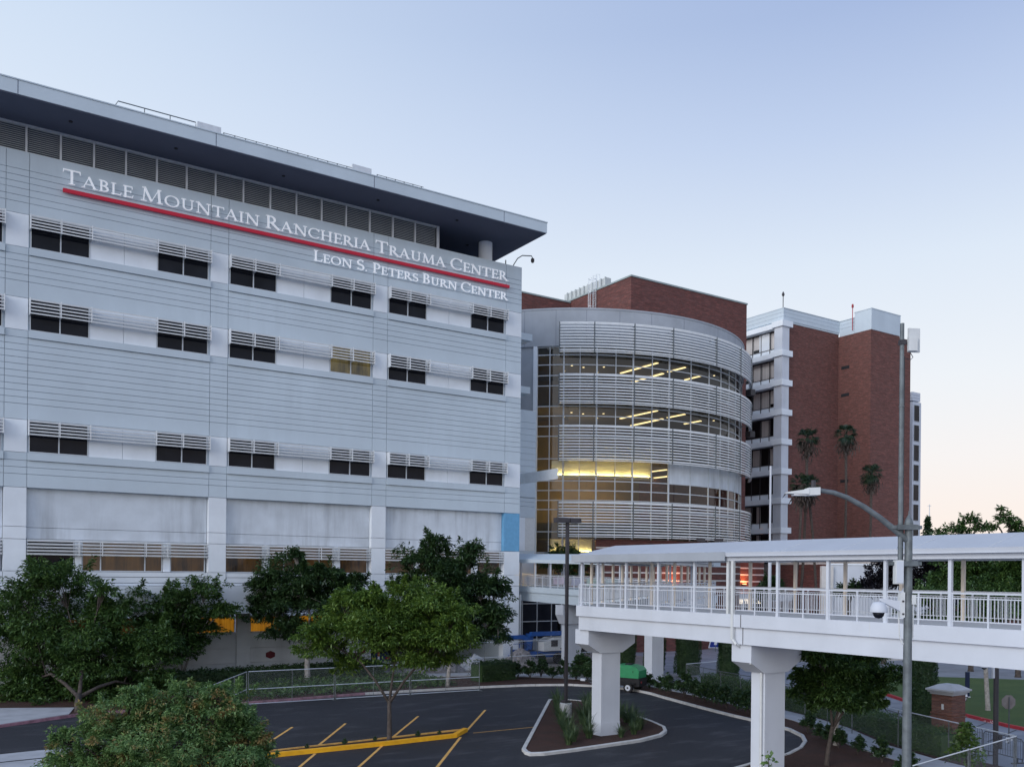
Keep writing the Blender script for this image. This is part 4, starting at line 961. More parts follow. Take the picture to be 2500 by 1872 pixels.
m_ = MB(); m_.lathe(dc, [(.168, -.035), (.172, -.02), (.16, .05), (.125, .145), (.09, .17), (.02, .178)], 24); m_.build('housing', MT['white'], cm, smooth=True)
m_ = MB(); m_.lathe(dc, [(.01, -.155), (.06, -.145), (.10, -.10), (.115, -.037)], 20); m_.build('dome', MT['dglass'], cm, smooth=True)
m_ = MB(); a, b = on(2147, 1463), on(2196, 1475)
m_.add([a - AX * .03 + UP * .03, a + AX * .03 + UP * .03, b + AX * .04 + UP * .07, b - AX * .04 + UP * .07, a - AX * .03 - UP * .02, a + AX * .03 - UP * .02, b + AX * .04 - UP * .13, b - AX * .04 - UP * .13],
       [(0, 1, 2, 3), (4, 7, 6, 5), (0, 4, 5, 1), (1, 5, 6, 2), (2, 6, 7, 3), (3, 7, 4, 0)]); m_.build('arm', MT['white'], cm)
m_ = MB(); m_.obox(on(2201, 1476), RT * .045, AX * .06, UP * .25); m_.build('mount_plate', MT['grey'], cm)
m_ = MB(); m_.obox(on(2202, 1467) - AX * .06, RT * .022, AX * .006, UP * .018); m_.obox(on(2202, 1498) - AX * .06, RT * .022, AX * .006, UP * .018); m_.build('slot', MT['bronze'], cm)
# parking lamp on the island
LX, LY = 30.05, 40.2
pl = thing('parking_lamp', 'tall dark bronze lamp post with two box heads on the planted island', 'lamp post', (LX, LY, 0))
m_ = MB(); m_.lathe((LX, LY, 0), [(.34, -.05), (.34, .88), (.31, .92)], 24); m_.build('base', MT['conc'], pl)
m_ = MB(); m_.box(LX - .075, LX + .075, LY - .075, LY + .075, .92, 11.0); m_.box(LX - .2, LX + .2, LY - .2, LY + .2, .921, 1.05); m_.build('pole', MT['bronze'], pl)
for s_ in (-1, 1):
    m_ = MB(); c_ = Vector((LX, LY, 11.0)) + Vector((.86, -.1, 0)) * (s_ * .43) ; m_.obox(c_, Vector((.34, -.04, 0)), Vector((.02, .28, 0)), UP * .13); m_.obox(Vector((LX, LY, 11.0)) + Vector((.05 * s_, 0, 0)), (.09, 0, 0), (0, .05, 0), (0, 0, .05)); m_.build('lamp_head', MT['bronze'], pl)
# far lamp posts
def slim_post(label, x, y, h, m, r0=.09, r1=.05):
    t = thing('flag_pole' if m == 'white' else 'lamp_post', label, 'pole', (x, y, 0)); m_ = MB(); m_.tube([(x, y, 0), (x, y, h * .55), (x, y, h * .56), (x, y, h)], [r0, r0, r1, r1], 10); m_.build('pole', MT[m], t); return t
p = at(1879, 1409, 92); t = slim_post('tall white pole standing behind the footbridge in front of the brick tower', p.x, p.y, 19.2, 'white', .17, .10)
m_ = MB(); m_.lathe((p.x, p.y, 0), [(.45, 0), (.45, .4)], 12); m_.build('base', MT['conc'], t)
BX, BY = 38.75, 21.05
t = thing('lamp_post', 'dark bronze lamp post with a small box near its foot at the lower right', 'lamp post', (BX, BY, 0))
m_ = MB(); m_.tube([(BX, BY, 0), (BX, BY, 5.25)], .105, 12); m_.build('pole', MT['bronze'], t)
m_ = MB(); m_.obox(Vector((BX, BY, 1.0)) + RT * .17, RT * .07, AX * .08, UP * .30); m_.build('control_box', MT['bronze'], t)
t = thing('security_camera', 'white dome camera on the dark lamp post at the lower right', 'camera', (BX, BY, 4.6))
q = Vector((BX, BY, 4.18)) - RT * .52
m_ = MB(); m_.lathe(q, [(.13, 0), (.135, .03), (.12, .2), (.03, .24)], 16); m_.build('housing', MT['white'], t)
m_ = MB(); m_.lathe(q, [(.02, -.09), (.09, -.05), (.10, 0)], 12); m_.build('dome', MT['dglass'], t)
m_ = MB(); m_.bar(q + UP * .26, Vector((BX, BY, 4.36)) - RT * .1, .05, .08); m_.obox(Vector((BX, BY, 4.15)) - RT * .13, RT * .04, AX * .06, UP * .42); m_.build('arm', MT['white'], t)
# brick pier with globe
bp = thing('brick_pier', 'square red brick gate pier with a stepped stone cap near the lawn', 'pier', (40.1, 23.95, 0))
m_ = MB(); m_.box(39.56, 40.64, 23.5, 24.5, 0, 2.62); m_.box(39.50, 40.70, 23.44, 24.56, 1.56, 1.63); m_.box(39.52, 40.68, 23.46, 24.54, 1.70, 1.78); m_.build('shaft', MT['brick_p'], bp)
m_ = MB(); m_.box(39.50, 40.70, 23.44, 24.56, 2.625, 2.72); m_.box(39.43, 40.77, 23.37, 24.63, 2.72, 2.80); m_.box(39.36, 40.84, 23.30, 24.70, 2.80, 2.88)
m_.add([(39.40, 23.34, 2.88), (40.80, 23.34, 2.88), (40.80, 24.66, 2.88), (39.40, 24.66, 2.88), (39.75, 23.7, 3.08), (40.45, 23.7, 3.08), (40.45, 24.3, 3.08), (39.75, 24.3, 3.08)], [(0, 1, 5, 4), (1, 2, 6, 5), (2, 3, 7, 6), (3, 0, 4, 7), (4, 5, 6, 7)])
m_.build('cap', MT['pave'], bp)
m_ = MB(); m_.box(39.0, 41.2, 23.0, 25.0, .0, .22); m_.build('plinth', MT['conc'], bp)
m_ = MB(); m_.box(39.535, 39.56, 23.9, 24.0, 1.95, 2.2); m_.build('plaque', MT['grey'], bp)
gl = thing('wall_lamp', 'round white globe lamp on the right side of the brick gate pier', 'lamp', (40.9, 23.9, 2.35))
m_ = MB(); m_.lathe((40.95, 23.85, 2.45), [(.01, -.24), (.13, -.2), (.22, -.1), (.25, 0), (.22, .12), (.13, .21), (.01, .25)], 18); m_.build('globe', MT['globe'], gl, smooth=True)
m_ = MB(); m_.lathe((40.95, 23.85, 2.45), [(.262, -.02), (.27, -.02), (.27, .02), (.262, .02)], 18); m_.tube([(40.64, 23.95, 2.1), (40.9, 23.85, 2.12), (40.95, 23.85, 2.2)], .025, 6)
for k in range(4): a = math.pi / 2 * k; m_.tube([(40.95 + .26 * math.cos(a), 23.85 + .26 * math.sin(a), 2.45), (40.95 + .2 * math.cos(a), 23.85 + .2 * math.sin(a), 2.28), (40.95, 23.85, 2.2)], .012, 5)
m_.build('bracket', MT['bronze'], gl)

# ------------------------------------------------------------------ plants
def leaves(name, pts, size, mat_, parent, up=.45, aspect=.42, origin=(0, 0, 0), outward=None, droop=.0):
    """one mesh of many single leaf faces; pts (n,3)"""
    n = len(pts); o0 = np.array(origin, float)
    d = rng.normal(size=(n, 3)); d[:, 2] = d[:, 2] * .6 - droop
    if outward is not None: d += outward * .8
    d /= np.linalg.norm(d, axis=1)[:, None] + 1e-9
    nn = rng.normal(size=(n, 3)) * .75; nn[:, 2] += up * 2
    b = np.cross(d, nn); b /= np.linalg.norm(b, axis=1)[:, None] + 1e-9
    L = size * rng.uniform(.65, 1.35, n)[:, None]; W = L * aspect * .5
    c = np.cross(b, d) * L * .12
    p = pts - o0
    V = np.empty((n, 4, 3)); V[:, 0] = p; V[:, 1] = p + d * L * .5 + b * W + c; V[:, 2] = p + d * L - UPN * L * .08; V[:, 3] = p + d * L * .5 - b * W + c
    me = bpy.data.meshes.new(name)
    me.vertices.add(n * 4); me.vertices.foreach_set('co', V.reshape(-1).astype(np.float32))
    me.loops.add(n * 4); me.loops.foreach_set('vertex_index', np.arange(n * 4, dtype=np.int32))
    me.polygons.add(n); me.polygons.foreach_set('loop_start', np.arange(0, n * 4, 4, dtype=np.int32)); me.polygons.foreach_set('loop_total', np.full(n, 4, np.int32))
    me.materials.append(mat_); me.update(calc_edges=True)
    o = bpy.data.objects.new(name, me); COL.objects.link(o); o.location = origin
    if parent is not None: hang(o, parent)
    return o
UPN = np.array([0, 0, 1.])
def crown_points(blobs, n, sub=16, spread=.30, flat=.7):
    """tufts of leaves spread unevenly through every blob (centre, radii); returns points, outward directions, tufts"""
    vol = np.array([b[1][0] * b[1][2] for b in blobs]); vol = vol / vol.sum(); out = []; dirs = []; cl = []
    for (c, r_), w in zip(blobs, vol):
        c = np.array(c); r_ = np.array(r_); k = max(6, int(sub * 1.7))
        d = rng.normal(size=(k, 3)); d /= np.linalg.norm(d, axis=1)[:, None]
        d[:, 2] = np.where(d[:, 2] < -.6, -d[:, 2] * .4, d[:, 2])
        f = rng.uniform(.2, 1, (k, 1)) ** .6 * np.where(rng.random((k, 1)) < .3, 1.35, 1.0)
        ctr = c + d * r_ * f; rad = r_.mean() * rng.uniform(.5, 1.3, (k, 1)) * spread
        for i in range(k):
            m = max(2, int(n * w / k * rng.uniform(.4, 1.6)))
            q = rng.normal(size=(m, 3)); q /= np.maximum(1, np.linalg.norm(q, axis=1)[:, None] / 1.5)
            if rng.random() < .3:      # a shoot that sticks out of the crown
                ax_ = d[i] * .8 + np.array([0, 0, .8]) + rng.normal(size=3) * .25; tt = rng.uniform(-.4, 2.1, m)
                q = q * .32 * (1.2 - .35 * np.maximum(tt, 0))[:, None] + tt[:, None] * ax_ * .8; pp = ctr[i] + q * rad[i] * .7
            else:
                q *= np.array([1.15, 1.15, .42]); q[:, 2] -= .16 * (q[:, 0] ** 2 + q[:, 1] ** 2); pp = ctr[i] + q * rad[i]
            out.append(pp); cl.append((ctr[i], rad[i][0]))
            o_ = q * np.array([1, 1, .6]) + d[i] * .4 + rng.normal(size=(m, 3)) * .35; dirs.append(o_ / (np.linalg.norm(o_, axis=1)[:, None] + 1e-6))
    return np.concatenate(out), np.concatenate(dirs), cl
def tree(name, label, base, blobs, n, leaf, mat_, trunk_r=.16, fork=.35, bark='bark', group=None, lean=(0, 0), cat='tree', sub=16, spread=.30, limbs=14, aspect=.34, nlimb=3):
    base = Vector(base); t = thing(name, label, cat, base, group)
    cen = sum((Vector(b[0]) for b in blobs), Vector()) / len(blobs)
    low = min(b[0][2] - b[1][2] for b in blobs)
    fk = Vector((base.x * .75 + cen.x * .25, base.y * .75 + cen.y * .25, 0)); fk.z = base.z + (max(low, base.z + .8) - base.z) * (.55 + fork)
    mb = MB(); mid = base.lerp(fk, .5) + Vector((random.uniform(-.08, .08), random.uniform(-.08, .08), 0))
    mb.tube([base - UP * .1, base + UP * .15, mid, fk], [trunk_r * 1.35, trunk_r, trunk_r * .86, trunk_r * .78], 10)
    pts, dirs, cl = crown_points(blobs, n, sub, spread)
    cs = sorted([Vector(b[0]) for b in blobs], key=lambda c: (c - fk).dot(RT)); per = max(1, math.ceil(len(cs) / nlimb))
    for gi in range(0, len(cs), per):
        grp = cs[gi:gi + per]; gc_ = sum(grp, Vector()) / len(grp); gc_.z = min(c.z for c in grp) * .6 + gc_.z * .4
        h = fk.lerp(gc_, .55); h += Vector((random.uniform(-.2, .2), random.uniform(-.2, .2), .12 * (gc_ - fk).length))
        mb.tube([fk - UP * .12, fk.lerp(h, .5) + UP * .05, h, gc_], [trunk_r * .62, trunk_r * .5, trunk_r * .4, trunk_r * .22], 8)
        for c in grp:
            j = h.lerp(gc_, random.uniform(.1, .9))
            mb.tube([j, j.lerp(c, .5) + Vector((random.uniform(-.15, .15), random.uniform(-.15, .15), .1)), c], [trunk_r * .26, trunk_r * .18, trunk_r * .07], 6)
            br_ = max((max(b[1]) for b in blobs if (Vector(b[0]) - c).length < 1e-4), default=1)
            near = [Vector(q) for q, r_ in cl if (Vector(q) - c).length < br_ * 1.15]; random.shuffle(near)
            for q in near[:limbs]: mb.tube([j.lerp(c, .7), c.lerp(q, .5) + UP * .06, q], [trunk_r * .11, trunk_r * .07, .01], 5)
    mb.build('trunk', MT[bark], t, smooth=True)
    leaves('crown', pts, leaf, MT[mat_] if isinstance(mat_, str) else mat_, t, origin=tuple(cen), outward=dirs * 1.6, aspect=aspect, droop=.2, up=.95)
    return t
def B(w, *lst, depth=.9):
    """crown blobs measured in the photo: (u, v, half width, half height) at depth w"""
    out = []
    for u, v, ru, rv in lst:
        c = at(u, v, w + random.uniform(-.8, .8)); k = w / FOC
        out.append(((c.x, c.y, c.z), (ru * k * .92, ru * k * depth, rv * k)))
    return out
tree('street_tree', 'large dark green tree at the kerb filling the lower left of the view', (7.6, 55.6, .1),
     B(56, (60, 1455, 60, 50), (150, 1425, 80, 60), (25, 1540, 60, 65), (160, 1520, 100, 70), (270, 1500, 55, 55), (90, 1620, 95, 70), (230, 1600, 90, 75), (330, 1620, 75, 70), (310, 1695, 90, 60), (130, 1705, 90, 45), (395, 1680, 40, 50), (250, 1440, 30, 25), (180, 1680, 120, 70), (60, 1690, 70, 60), (380, 1580, 60, 60), (120, 1560, 90, 60)), 80000, .25, 'leaf', .2, sub=18)
tree('street_tree', 'slender dark tree in front of the hospital wall with feathery tips to its right', (15.9, 66.0, .1),
     B(63.5, (350, 1475, 60, 45), (430, 1460, 50, 35), (320, 1440, 35, 25), (400, 1530, 80, 55), (500, 1440, 40, 35), (545, 1490, 42, 32), (440, 1590, 55, 40), (480, 1530, 50, 40), (350, 1600, 60, 50), (370, 1540, 80, 60), (450, 1500, 60, 40)), 32000, .27, 'leaf', .15, bark='bark_pale', sub=18)
tree('street_tree', 'dark green upright tree with a forked pale trunk before the grey wall', (23.5, 62.4, .1),
     B(65, (690, 1410, 62, 55), (720, 1355, 20, 18), (790, 1400, 45, 40), (660, 1490, 52, 55), (750, 1480, 75, 60), (840, 1430, 50, 40), (700, 1535, 60, 32), (635, 1440, 25, 40), (870, 1415, 25, 20), (820, 1500, 50, 50), (730, 1450, 60, 60)), 42000, .26, 'leaf_dark', .22, fork=.2, bark='bark_pale', sub=18)
tree('street_tree', 'tall dark tree behind the bright green one beside the hospital corner', (31.2, 55.6, .1),
     B(63, (1030, 1365, 55, 40), (1110, 1385, 65, 45), (1060, 1330, 35, 25), (1000, 1420, 40, 35), (1165, 1440, 65, 45), (1215, 1510, 42, 45), (1130, 1490, 80, 55), (1190, 1550, 55, 28), (1110, 1560, 60, 40), (1150, 1345, 30, 25), (1215, 1440, 35, 28), (1090, 1440, 70, 60)), 44000, .26, 'leaf_dark', .16, bark='bark_pale', sub=18)
tree('street_tree', 'bright green spreading tree with a thin trunk in the yellow kerbed island', (18.7, 38.9, .1),
     B(43.6, (940, 1500, 95, 55), (850, 1530, 75, 45), (1050, 1490, 85, 55), (790, 1575, 50, 32), (960, 1565, 120, 45), (1080, 1555, 75, 42), (1000, 1455, 75, 35), (905, 1465, 55, 35), (760, 1545, 35, 22), (1110, 1520, 45, 42), (850, 1615, 40, 35), (1090, 1605, 45, 22), (1010, 1610, 60, 30), (840, 1470, 40, 28), (930, 1540, 130, 50), (1030, 1530, 90, 50)), 70000, .18, 'leaf_lite', .12, fork=.1, sub=20)
tree('foreground_tree', 'near tree with rusty new leaf tips low at the left bottom edge', (5.9, 28.4, 0),
     B(27, (390, 1735, 110, 65), (270, 1800, 90, 65), (520, 1740, 100, 55), (440, 1830, 150, 60), (600, 1800, 55, 60), (180, 1860, 70, 40), (570, 1870, 90, 50), (340, 1890, 140, 60), (330, 1700, 40, 25), (450, 1685, 50, 22), (530, 1690, 40, 20), (150, 1810, 30, 35), (625, 1860, 40, 45), (400, 1790, 160, 70), (300, 1860, 150, 50)), 105000, .115, 'leaf_fg', .13, fork=.1, sub=26, spread=.24)
tree('street_tree', 'round leafy tree standing in the mulch under the footbridge at the right', (32.0, 24.5, .1),
     B(38.2, (2010, 1650, 70, 50), (2080, 1640, 65, 45), (2150, 1660, 48, 35), (1975, 1690, 42, 45), (2050, 1715, 75, 45), (2000, 1600, 60, 45), (2100, 1600, 70, 40), (2185, 1645, 28, 18), (2120, 1700, 40, 30), (2060, 1680, 80, 60)), 52000, .17, 'leaf', .10, fork=.3, sub=18)
tree('street_tree', 'smaller tree with a pale straight trunk just behind the round tree', (36.2, 27.2, .1), B(42.5, (2050, 1680, 50, 45), (2090, 1670, 45, 45)), 7000, .17, 'leaf_dark', .12, bark='bark_pale', sub=14)
tree('lawn_tree', 'leaning pale barked tree on the lawn at the right edge', (53.6, 29.6, .1),
     [((50.8, 30.6, 5.6), (2.0, 2.0, 1.1)), ((53.4, 29.6, 6.4), (1.8, 1.8, 1.2)), ((49.6, 31.2, 6.9), (1.4, 1.4, .9)), ((56, 29.8, 6.2), (1.8, 1.8, 1.1))], 16000, .22, 'leaf', .14, fork=.6, bark='bark_pale', sub=14)
# clipped column cypresses
def cypress(label, x, y, h, r_):
    t = thing('column_cypress', label, 'cypress tree', (x, y, .05), 'column cypresses along the walk')
    m_ = MB(); m_.tube([(x, y, 0), (x, y, h * .9)], [.1, .04], 8); m_.build('trunk', MT['bark'], t)
    n = 11000; a = rng.uniform(0, 2 * math.pi, n); z = rng.uniform(.02, 1, n); rr = r_ * (np.minimum(1, (1 - z) * 6 + .25)) * (1 + .10 * np.sin(a * 3 + z * 9)) * rng.uniform(.86, 1.02, n)
    leaves('crown', np.stack([x + np.cos(a) * rr, y + np.sin(a) * rr, .12 + z * h], 1), .11, MT['leaf_dark'], t, up=.1, origin=(x, y, h / 2), droop=-.9)
    m_ = MB(); m_.lathe((x, y, .2), [(r_ * .84, 0), (r_ * .86, h * .5), (r_ * .72, h * .85), (.05, h * .97)], 10); m_.build('inner_crown', MT['leaf_dark'], t)
for lb, x, y, h, r_ in (('clipped dark column cypress nearest the brick gate pier', 42.0, 26.6, 4.9, .72), ('column cypress partly behind the round tree under the footbridge', 44.6, 31.6, 4.8, .7),
                        ('dark column cypress right of the shorter chain link panels under the bridge', 50.6, 47.5, 5.2, .8), ('wide dark column cypress left of the chain link panels under the bridge', 51.0, 52.2, 5.2, 1.0),
                        ('column cypress just right of the farthest bridge column', 50.4, 55.4, 5.2, .85), ('column cypress just left of the farthest bridge column', 50.2, 58.8, 5.2, .85)):
    cypress(lb, x, y, h, r_)
# fan palms by the tower
def palm(label, u, v, w, base_uv):
    top = at(u, v, w); bse = at(base_uv[0], base_uv[1], w + 1); bse.z = 0
    t = thing('fan_palm', label, 'palm tree', bse, 'palms in front of the brick tower')
    m_ = MB(); m_.tube([bse, bse.lerp(top, .35) + RT * .3, bse.lerp(top, .7) + RT * .25, top], [.24, .17, .14, .18], 10); m_.build('trunk', MT['bark'], t, smooth=True)
    P_ = []
    mv, mf = [], []
    for k in range(36):
        a = random.uniform(0, 6.283); e = random.uniform(-.9, 1.25); d = Vector((math.cos(a) * math.cos(e), math.sin(a) * math.cos(e), math.sin(e)))
        st = top + d * .8; sd = d.cross(UP).normalized(); nn = sd.cross(d)
        for j in range(11):
            q = (j - 5) / 5 * 1.15; dd = (d * math.cos(q) + sd * math.sin(q)).normalized(); ln = 1.0 * (1 - .25 * abs(q))
            wd = nn.cross(dd).normalized() * .05; mid = st + dd * ln * .6; tp = st + dd * ln - UP * (.28 + .2 * random.random())
            b = len(mv); mv += [st, mid + wd, tp, mid - wd]; mf.append((b, b + 1, b + 2, b + 3))
        wd = sd * .025; b = len(mv); mv += [top - wd, st - wd, st + wd, top + wd]; mf.append((b, b + 1, b + 2, b + 3))
    c_ = MB().add(mv, mf).build('crown', MT['leaf_palm'], t)
    n = 260; pts = np.array([top]) + rng.normal(size=(n, 3)) * [.45, .45, .55] - np.array([0, 0, 1.1]); leaves('dry_skirt', pts, .8, MT['bark'], t, aspect=.15, droop=2)
palm('tall fan palm whose crown stands high at the left of the tower wall', 1971, 1068, 108, (1945, 1450))
palm('tallest fan palm with its crown in the middle of the brick tower wall', 2065, 1060, 112, (2052, 1450))
palm('short fan palm behind the street light head with a broad crown', 1958, 1182, 104, (1925, 1450))
palm('fan palm in front of the sunlit tower corner beside the street light arm', 2127, 1156, 113, (2108, 1450))
palm('thin fan palm leaning right next to the short one', 1972, 1184, 106, (1995, 1450))
# hedges
def hedge(label, path, w_, h, z0=.08, leaf=.11, dens=420, m_='leaf_dark', name='hedge'):
    P_ = [Vector((*p, 0)) for p in path]; t = thing(name, label, 'hedge', (P_[0].x, P_[0].y, z0)); pts = []
    mb = MB(); mb.sweep([(-w_ / 2 + .1, z0), (-w_ / 2 + .08, z0 + h - .12), (w_ / 2 - .08, z0 + h - .12), (w_ / 2 - .1, z0)], path); mb.build('inner_growth', MT['leaf_dark'], t)
    for a, b in zip(P_[:-1], P_[1:]):
        L_ = (b - a).length; d = (b - a).normalized(); nn = Vector((d.y, -d.x, 0)); n = int(L_ * dens)
        s_ = rng.uniform(-.05, L_ + .05, n); f = rng.random(n); per = w_ + 2 * h
        q = f * per; off = np.where(q < h, -w_ / 2, np.where(q < h + w_, q - h - w_ / 2, w_ / 2)); zz = np.where(q < h, q, np.where(q < h + w_, h, q - h - w_))
        jit = rng.normal(size=(n, 3)) * .05; wob = .05 * np.sin(s_ * 3.1) + .04 * np.sin(s_ * 7.3 + off * 3)
        base = np.array(a) + np.outer(s_, np.array(d)) + np.outer(off * (1 + wob), np.array(nn)); base[:, 2] = z0 + zz * (1 + wob); pts.append(base + jit)
    leaves('foliage', np.concatenate(pts), leaf, MT[m_], t, origin=(P_[0].x, P_[0].y, z0)); return t
hedge('long low clipped hedge along the foot of the grey hospital wall', [(6, 64.6), (19.8, 64.4), (29, 65.2), (30.6, 65.2)], 1.3, 1.0, leaf=.18, dens=420)
hedge('box clipped dark hedge beside the right end of the chain link fence', [(34.4, 57.0), (37.6, 57.4)], 1.5, 1.35, leaf=.14, dens=900)
hedge('long clipped hedge between the sidewalk fence and the road under the bridge', [(45.9, 45.2), (45.3, 42.5), (44.4, 38.6), (43.6, 35.6), (42.5, 32.0), (41.3, 29.4), (39.3, 25.8), (38.2, 22.8)], 1.0, 1.1, leaf=.11, dens=700, m_='leaf')
gc = np.stack([rng.uniform(9, 32, 15000), rng.uniform(55.4, 62.5, 15000), rng.uniform(.1, .5, 15000)], 1)
gc = gc[(np.sin(gc[:, 0] * 1.7) * np.cos(gc[:, 1] * 1.9) + rng.normal(size=15000) * .5) > -.45]
o = leaves('ground_cover', gc, .24, MT['leaf'], None, origin=(20, 58, .1)); tag(o, kind='stuff')
# young shrubs along the kerbs
def shrub_proto():
    t = thing('young_shrub', 'small leafy shrub planted in mulch along the parking lot kerb', 'shrub', (0, 0, 0), 'young shrubs planted along the kerb')
    m_ = MB()
    for k in range(7): a = k * .9; m_.tube([(0, 0, 0), (.12 * math.cos(a), .12 * math.sin(a), .35), (.28 * math.cos(a), .28 * math.sin(a), .8)], [.02, .014, .006], 5)
    m_.build('stem', MT['bark'], t)
    pts, _, _ = crown_points([((0, 0, .55), (.42, .42, .45)), ((.1, .05, .95), (.26, .26, .25))], 1500, 14, .35); leaves('foliage', pts, .15, MT['leaf_dark'], t, origin=(0, 0, .5)); return t
sp = shrub_proto(); first = True
for x, y, s_ in ((38.27, 57.3, .95), (38.9, 56.6, 1.2), (40.2, 57.0, 1.1), (40.4, 55.8, .85), (41.1, 55.2, 1.1), (41.3, 54.0, .9), (41.9, 53.4, 1.15), (42.4, 53.2, 1.0), (43.0, 55.2, 1.5), (44.0, 54.6, 1.5), (43.2, 56.0, 1.3),
                 (42.75, 47.5, 1.0), (42.45, 46.0, .9), (42.0, 44.6, 1.1), (41.75, 43.0, 1.25), (41.5, 41.9, 1.05), (41.2, 40.6, 1.2), (40.9, 39.4, 1.0), (40.55, 38.2, 1.2), (40.2, 37.0, .95), (39.9, 35.8, 1.15), (39.6, 34.5, 1.1),
                 (36.9, 28.6, .7), (36.3, 27.6, .75), (35.2, 25.3, .7), (34.5, 23.6, .85), (33.9, 21.9, .7), (35.7, 26.7, .8), (37.8, 30.1, .8), (33.0, 21.6, .75)):
    o = sp if first else dup(sp); first = False; o.location = (x, y, .1); o.rotation_euler = (0, 0, random.uniform(0, 6)); o.scale = (s_, s_, s_ * random.uniform(.85, 1.15))
# strap leaved clumps on the island
def tuft_proto():
    mv, mf = [], []
    for k in range(110):
        a = random.uniform(0, 6.283); L_ = random.uniform(.45, 1.0); o_ = random.uniform(.15, .85); r0 = random.uniform(0, .16)
        b0 = Vector((math.cos(a) * r0, math.sin(a) * r0, 0)); d = Vector((math.cos(a), math.sin(a), 0)); sd = Vector((-d.y, d.x, 0)) * .024; pv = None
        for i in range(4):
            f = i / 3; c = b0 + d * (o_ * L_ * f ** 1.6) + UP * (L_ * (f - .42 * o_ * f ** 3)); w_ = sd * (1 - f * .9)
            mv += [c - w_, c + w_]
            if i: n = len(mv); mf.append((n - 4, n - 3, n - 1, n - 2))
    return tag(MB().add(mv, mf).build('flax_clump', MT['leaf_grass']), 'clump of long strap leaves growing in the mulch of the triangular island', 'plant', 'strap leaved clumps on the triangular island')
tp = tuft_proto(); first = True
for x, y, s_ in ((28.6, 38.6, 1.1), (29.6, 38.0, 1.3), (30.6, 38.6, 1.45), (27.6, 37.0, 1.0), (26.6, 35.4, 1.1), (28.0, 35.6, 1.15), (26.0, 34.2, .9), (29.4, 36.4, 1.35), (30.6, 36.8, 1.2), (31.4, 36.2, 1.15), (31.9, 37.2, 1.1), (27.2, 34.5, .8), (29.8, 34.2, .75), (30.9, 35.1, 1.0), (31.6, 39.5, 1.4), (30.4, 41.2, 1.2), (32.6, 38.6, 1.0), (31.6, 43, 1.3), (33, 42, 1.2), (25.3, 33.6, .7), (28.7, 33.9, .65)):
    o = tp if first else dup(tp); first = False; o.location = (x, y, .12); o.rotation_euler = (0, 0, random.uniform(0, 6)); o.scale = (s_ * 1.2, s_ * 1.2, s_ * 1.25)
sp2 = None
for x, y, s_ in ((14.6, 38.75, .2), (16.4, 38.75, .26), (18.0, 38.95, .2), (20.2, 38.85, .26), (21.4, 38.9, .2)):
    if sp2 is None:
        sp2 = dup(sp, label='tiny weed sprouting in the yellow kerbed island', group='weeds in the yellow kerbed island'); sp2.name = 'weed'; sp2['category'] = 'weed'; o = sp2
    else: o = dup(sp2)
    o.location = (x, y, .1); o.scale = (s_,) * 3
# near sapling tops at the bottom right
def sapling(label, x, y, h, rad, n, leaf=.13):
    t = thing('sapling', label, 'sapling', (x, y, 0)); m_ = MB(); m_.tube([(x, y, 0), (x + .05, y, h * .6), (x, y, h)], [.035, .022, .008], 6); m_.build('stem', MT['bark'], t)
    z = rng.uniform(.3, 1, n); a = rng.uniform(0, 6.283, n); r_ = rad * (1.12 - z) * rng.uniform(.2, 1, n) + .04
    leaves('foliage', np.stack([x + np.cos(a) * r_, y + np.sin(a) * r_, z * h], 1), leaf, MT['leaf_young'], t, aspect=.6, origin=(x, y, h * .6))
p = at(2358, 1850, 36); sapling('leafy light green sapling in front of the chain link corner', p.x, p.y, 2.25, .95, 900, .17)
p = at(1876, 1850, 18.6); sapling('tip of a small light green sapling before the near bridge column', p.x, p.y, 4.35, .55, 170, .12)

# ------------------------------------------------------------------ fences and barricades
def panel(label, a, b, h, mids=1, midrail=True, group='temporary chain link panels', steel='steel_lite', bottom=True, tr_=.024):
    a, b = Vector((*a, 0)), Vector((*b, 0)); L_ = (b - a).length; ang = math.atan2(b.y - a.y, b.x - a.x)
    t = thing('chain_link_panel', label, 'fence panel', (0, 0, 0), group); m_ = MB()
    rails = [h] + ([h * .47] if midrail else []) + ([.06] if bottom else [])
    for z in rails: m_.tube([(0, 0, z), (L_, 0, z)], tr_, 6)
    m_.build('rail', MT[steel], t)
    for x in [0] + [L_ * (i + 1) / (mids + 1) for i in range(mids)] + [L_]:
        m_ = MB(); m_.tube([(x, 0, 0), (x, 0, h)], tr_ * 1.1 if x in (0, L_) else tr_ * .75, 6)
        if x in (0, L_): m_.box(x - .14, x + .14, -.22, .22, 0, .03)
        m_.build('post', MT['steel'], t)
    MB().add([(0, .01, .06), (L_, .01, .06), (L_, .01, h), (0, .01, h)], [(0, 1, 2, 3)]).build('mesh', MT['chain'], t)
    t.location = (a.x, a.y, .03); t.rotation_euler = (0, 0, ang); return t
panel('chain link panel at the left of the lot fence, before the forked tree', (16.6, 53.9), (21.9, 53.55), 2.0)
panel('middle chain link panel of the lot fence behind the thin tree trunk', (22.0, 53.55), (27.0, 53.2), 2.0)
panel('chain link panel at the right end of the lot fence by the box hedge', (27.1, 53.2), (32.1, 52.8), 2.0)
panel('chain link panel slanting toward the rusty tipped tree at the left', (16.5, 53.9), (12.4, 47.4), 2.0, 2)
for i, (a, b) in enumerate((((31.0, 63.2), (36.2, 63.2)), ((36.3, 63.2), (41.5, 63.2)), ((41.6, 63.2), (46.8, 63.2)), ((46.9, 63.2), (52, 63.6)))):
    panel(('construction fence panel half hidden by the tall dark tree', 'construction fence panel carrying a tilted white notice', 'construction fence panel in front of the blue boom lift cab', 'construction fence panel in front of the boom lift wheels, by the bridge column')[i], a, b, 2.35, 1, True, 'construction fence panels', 'steel_lite', False, .034)
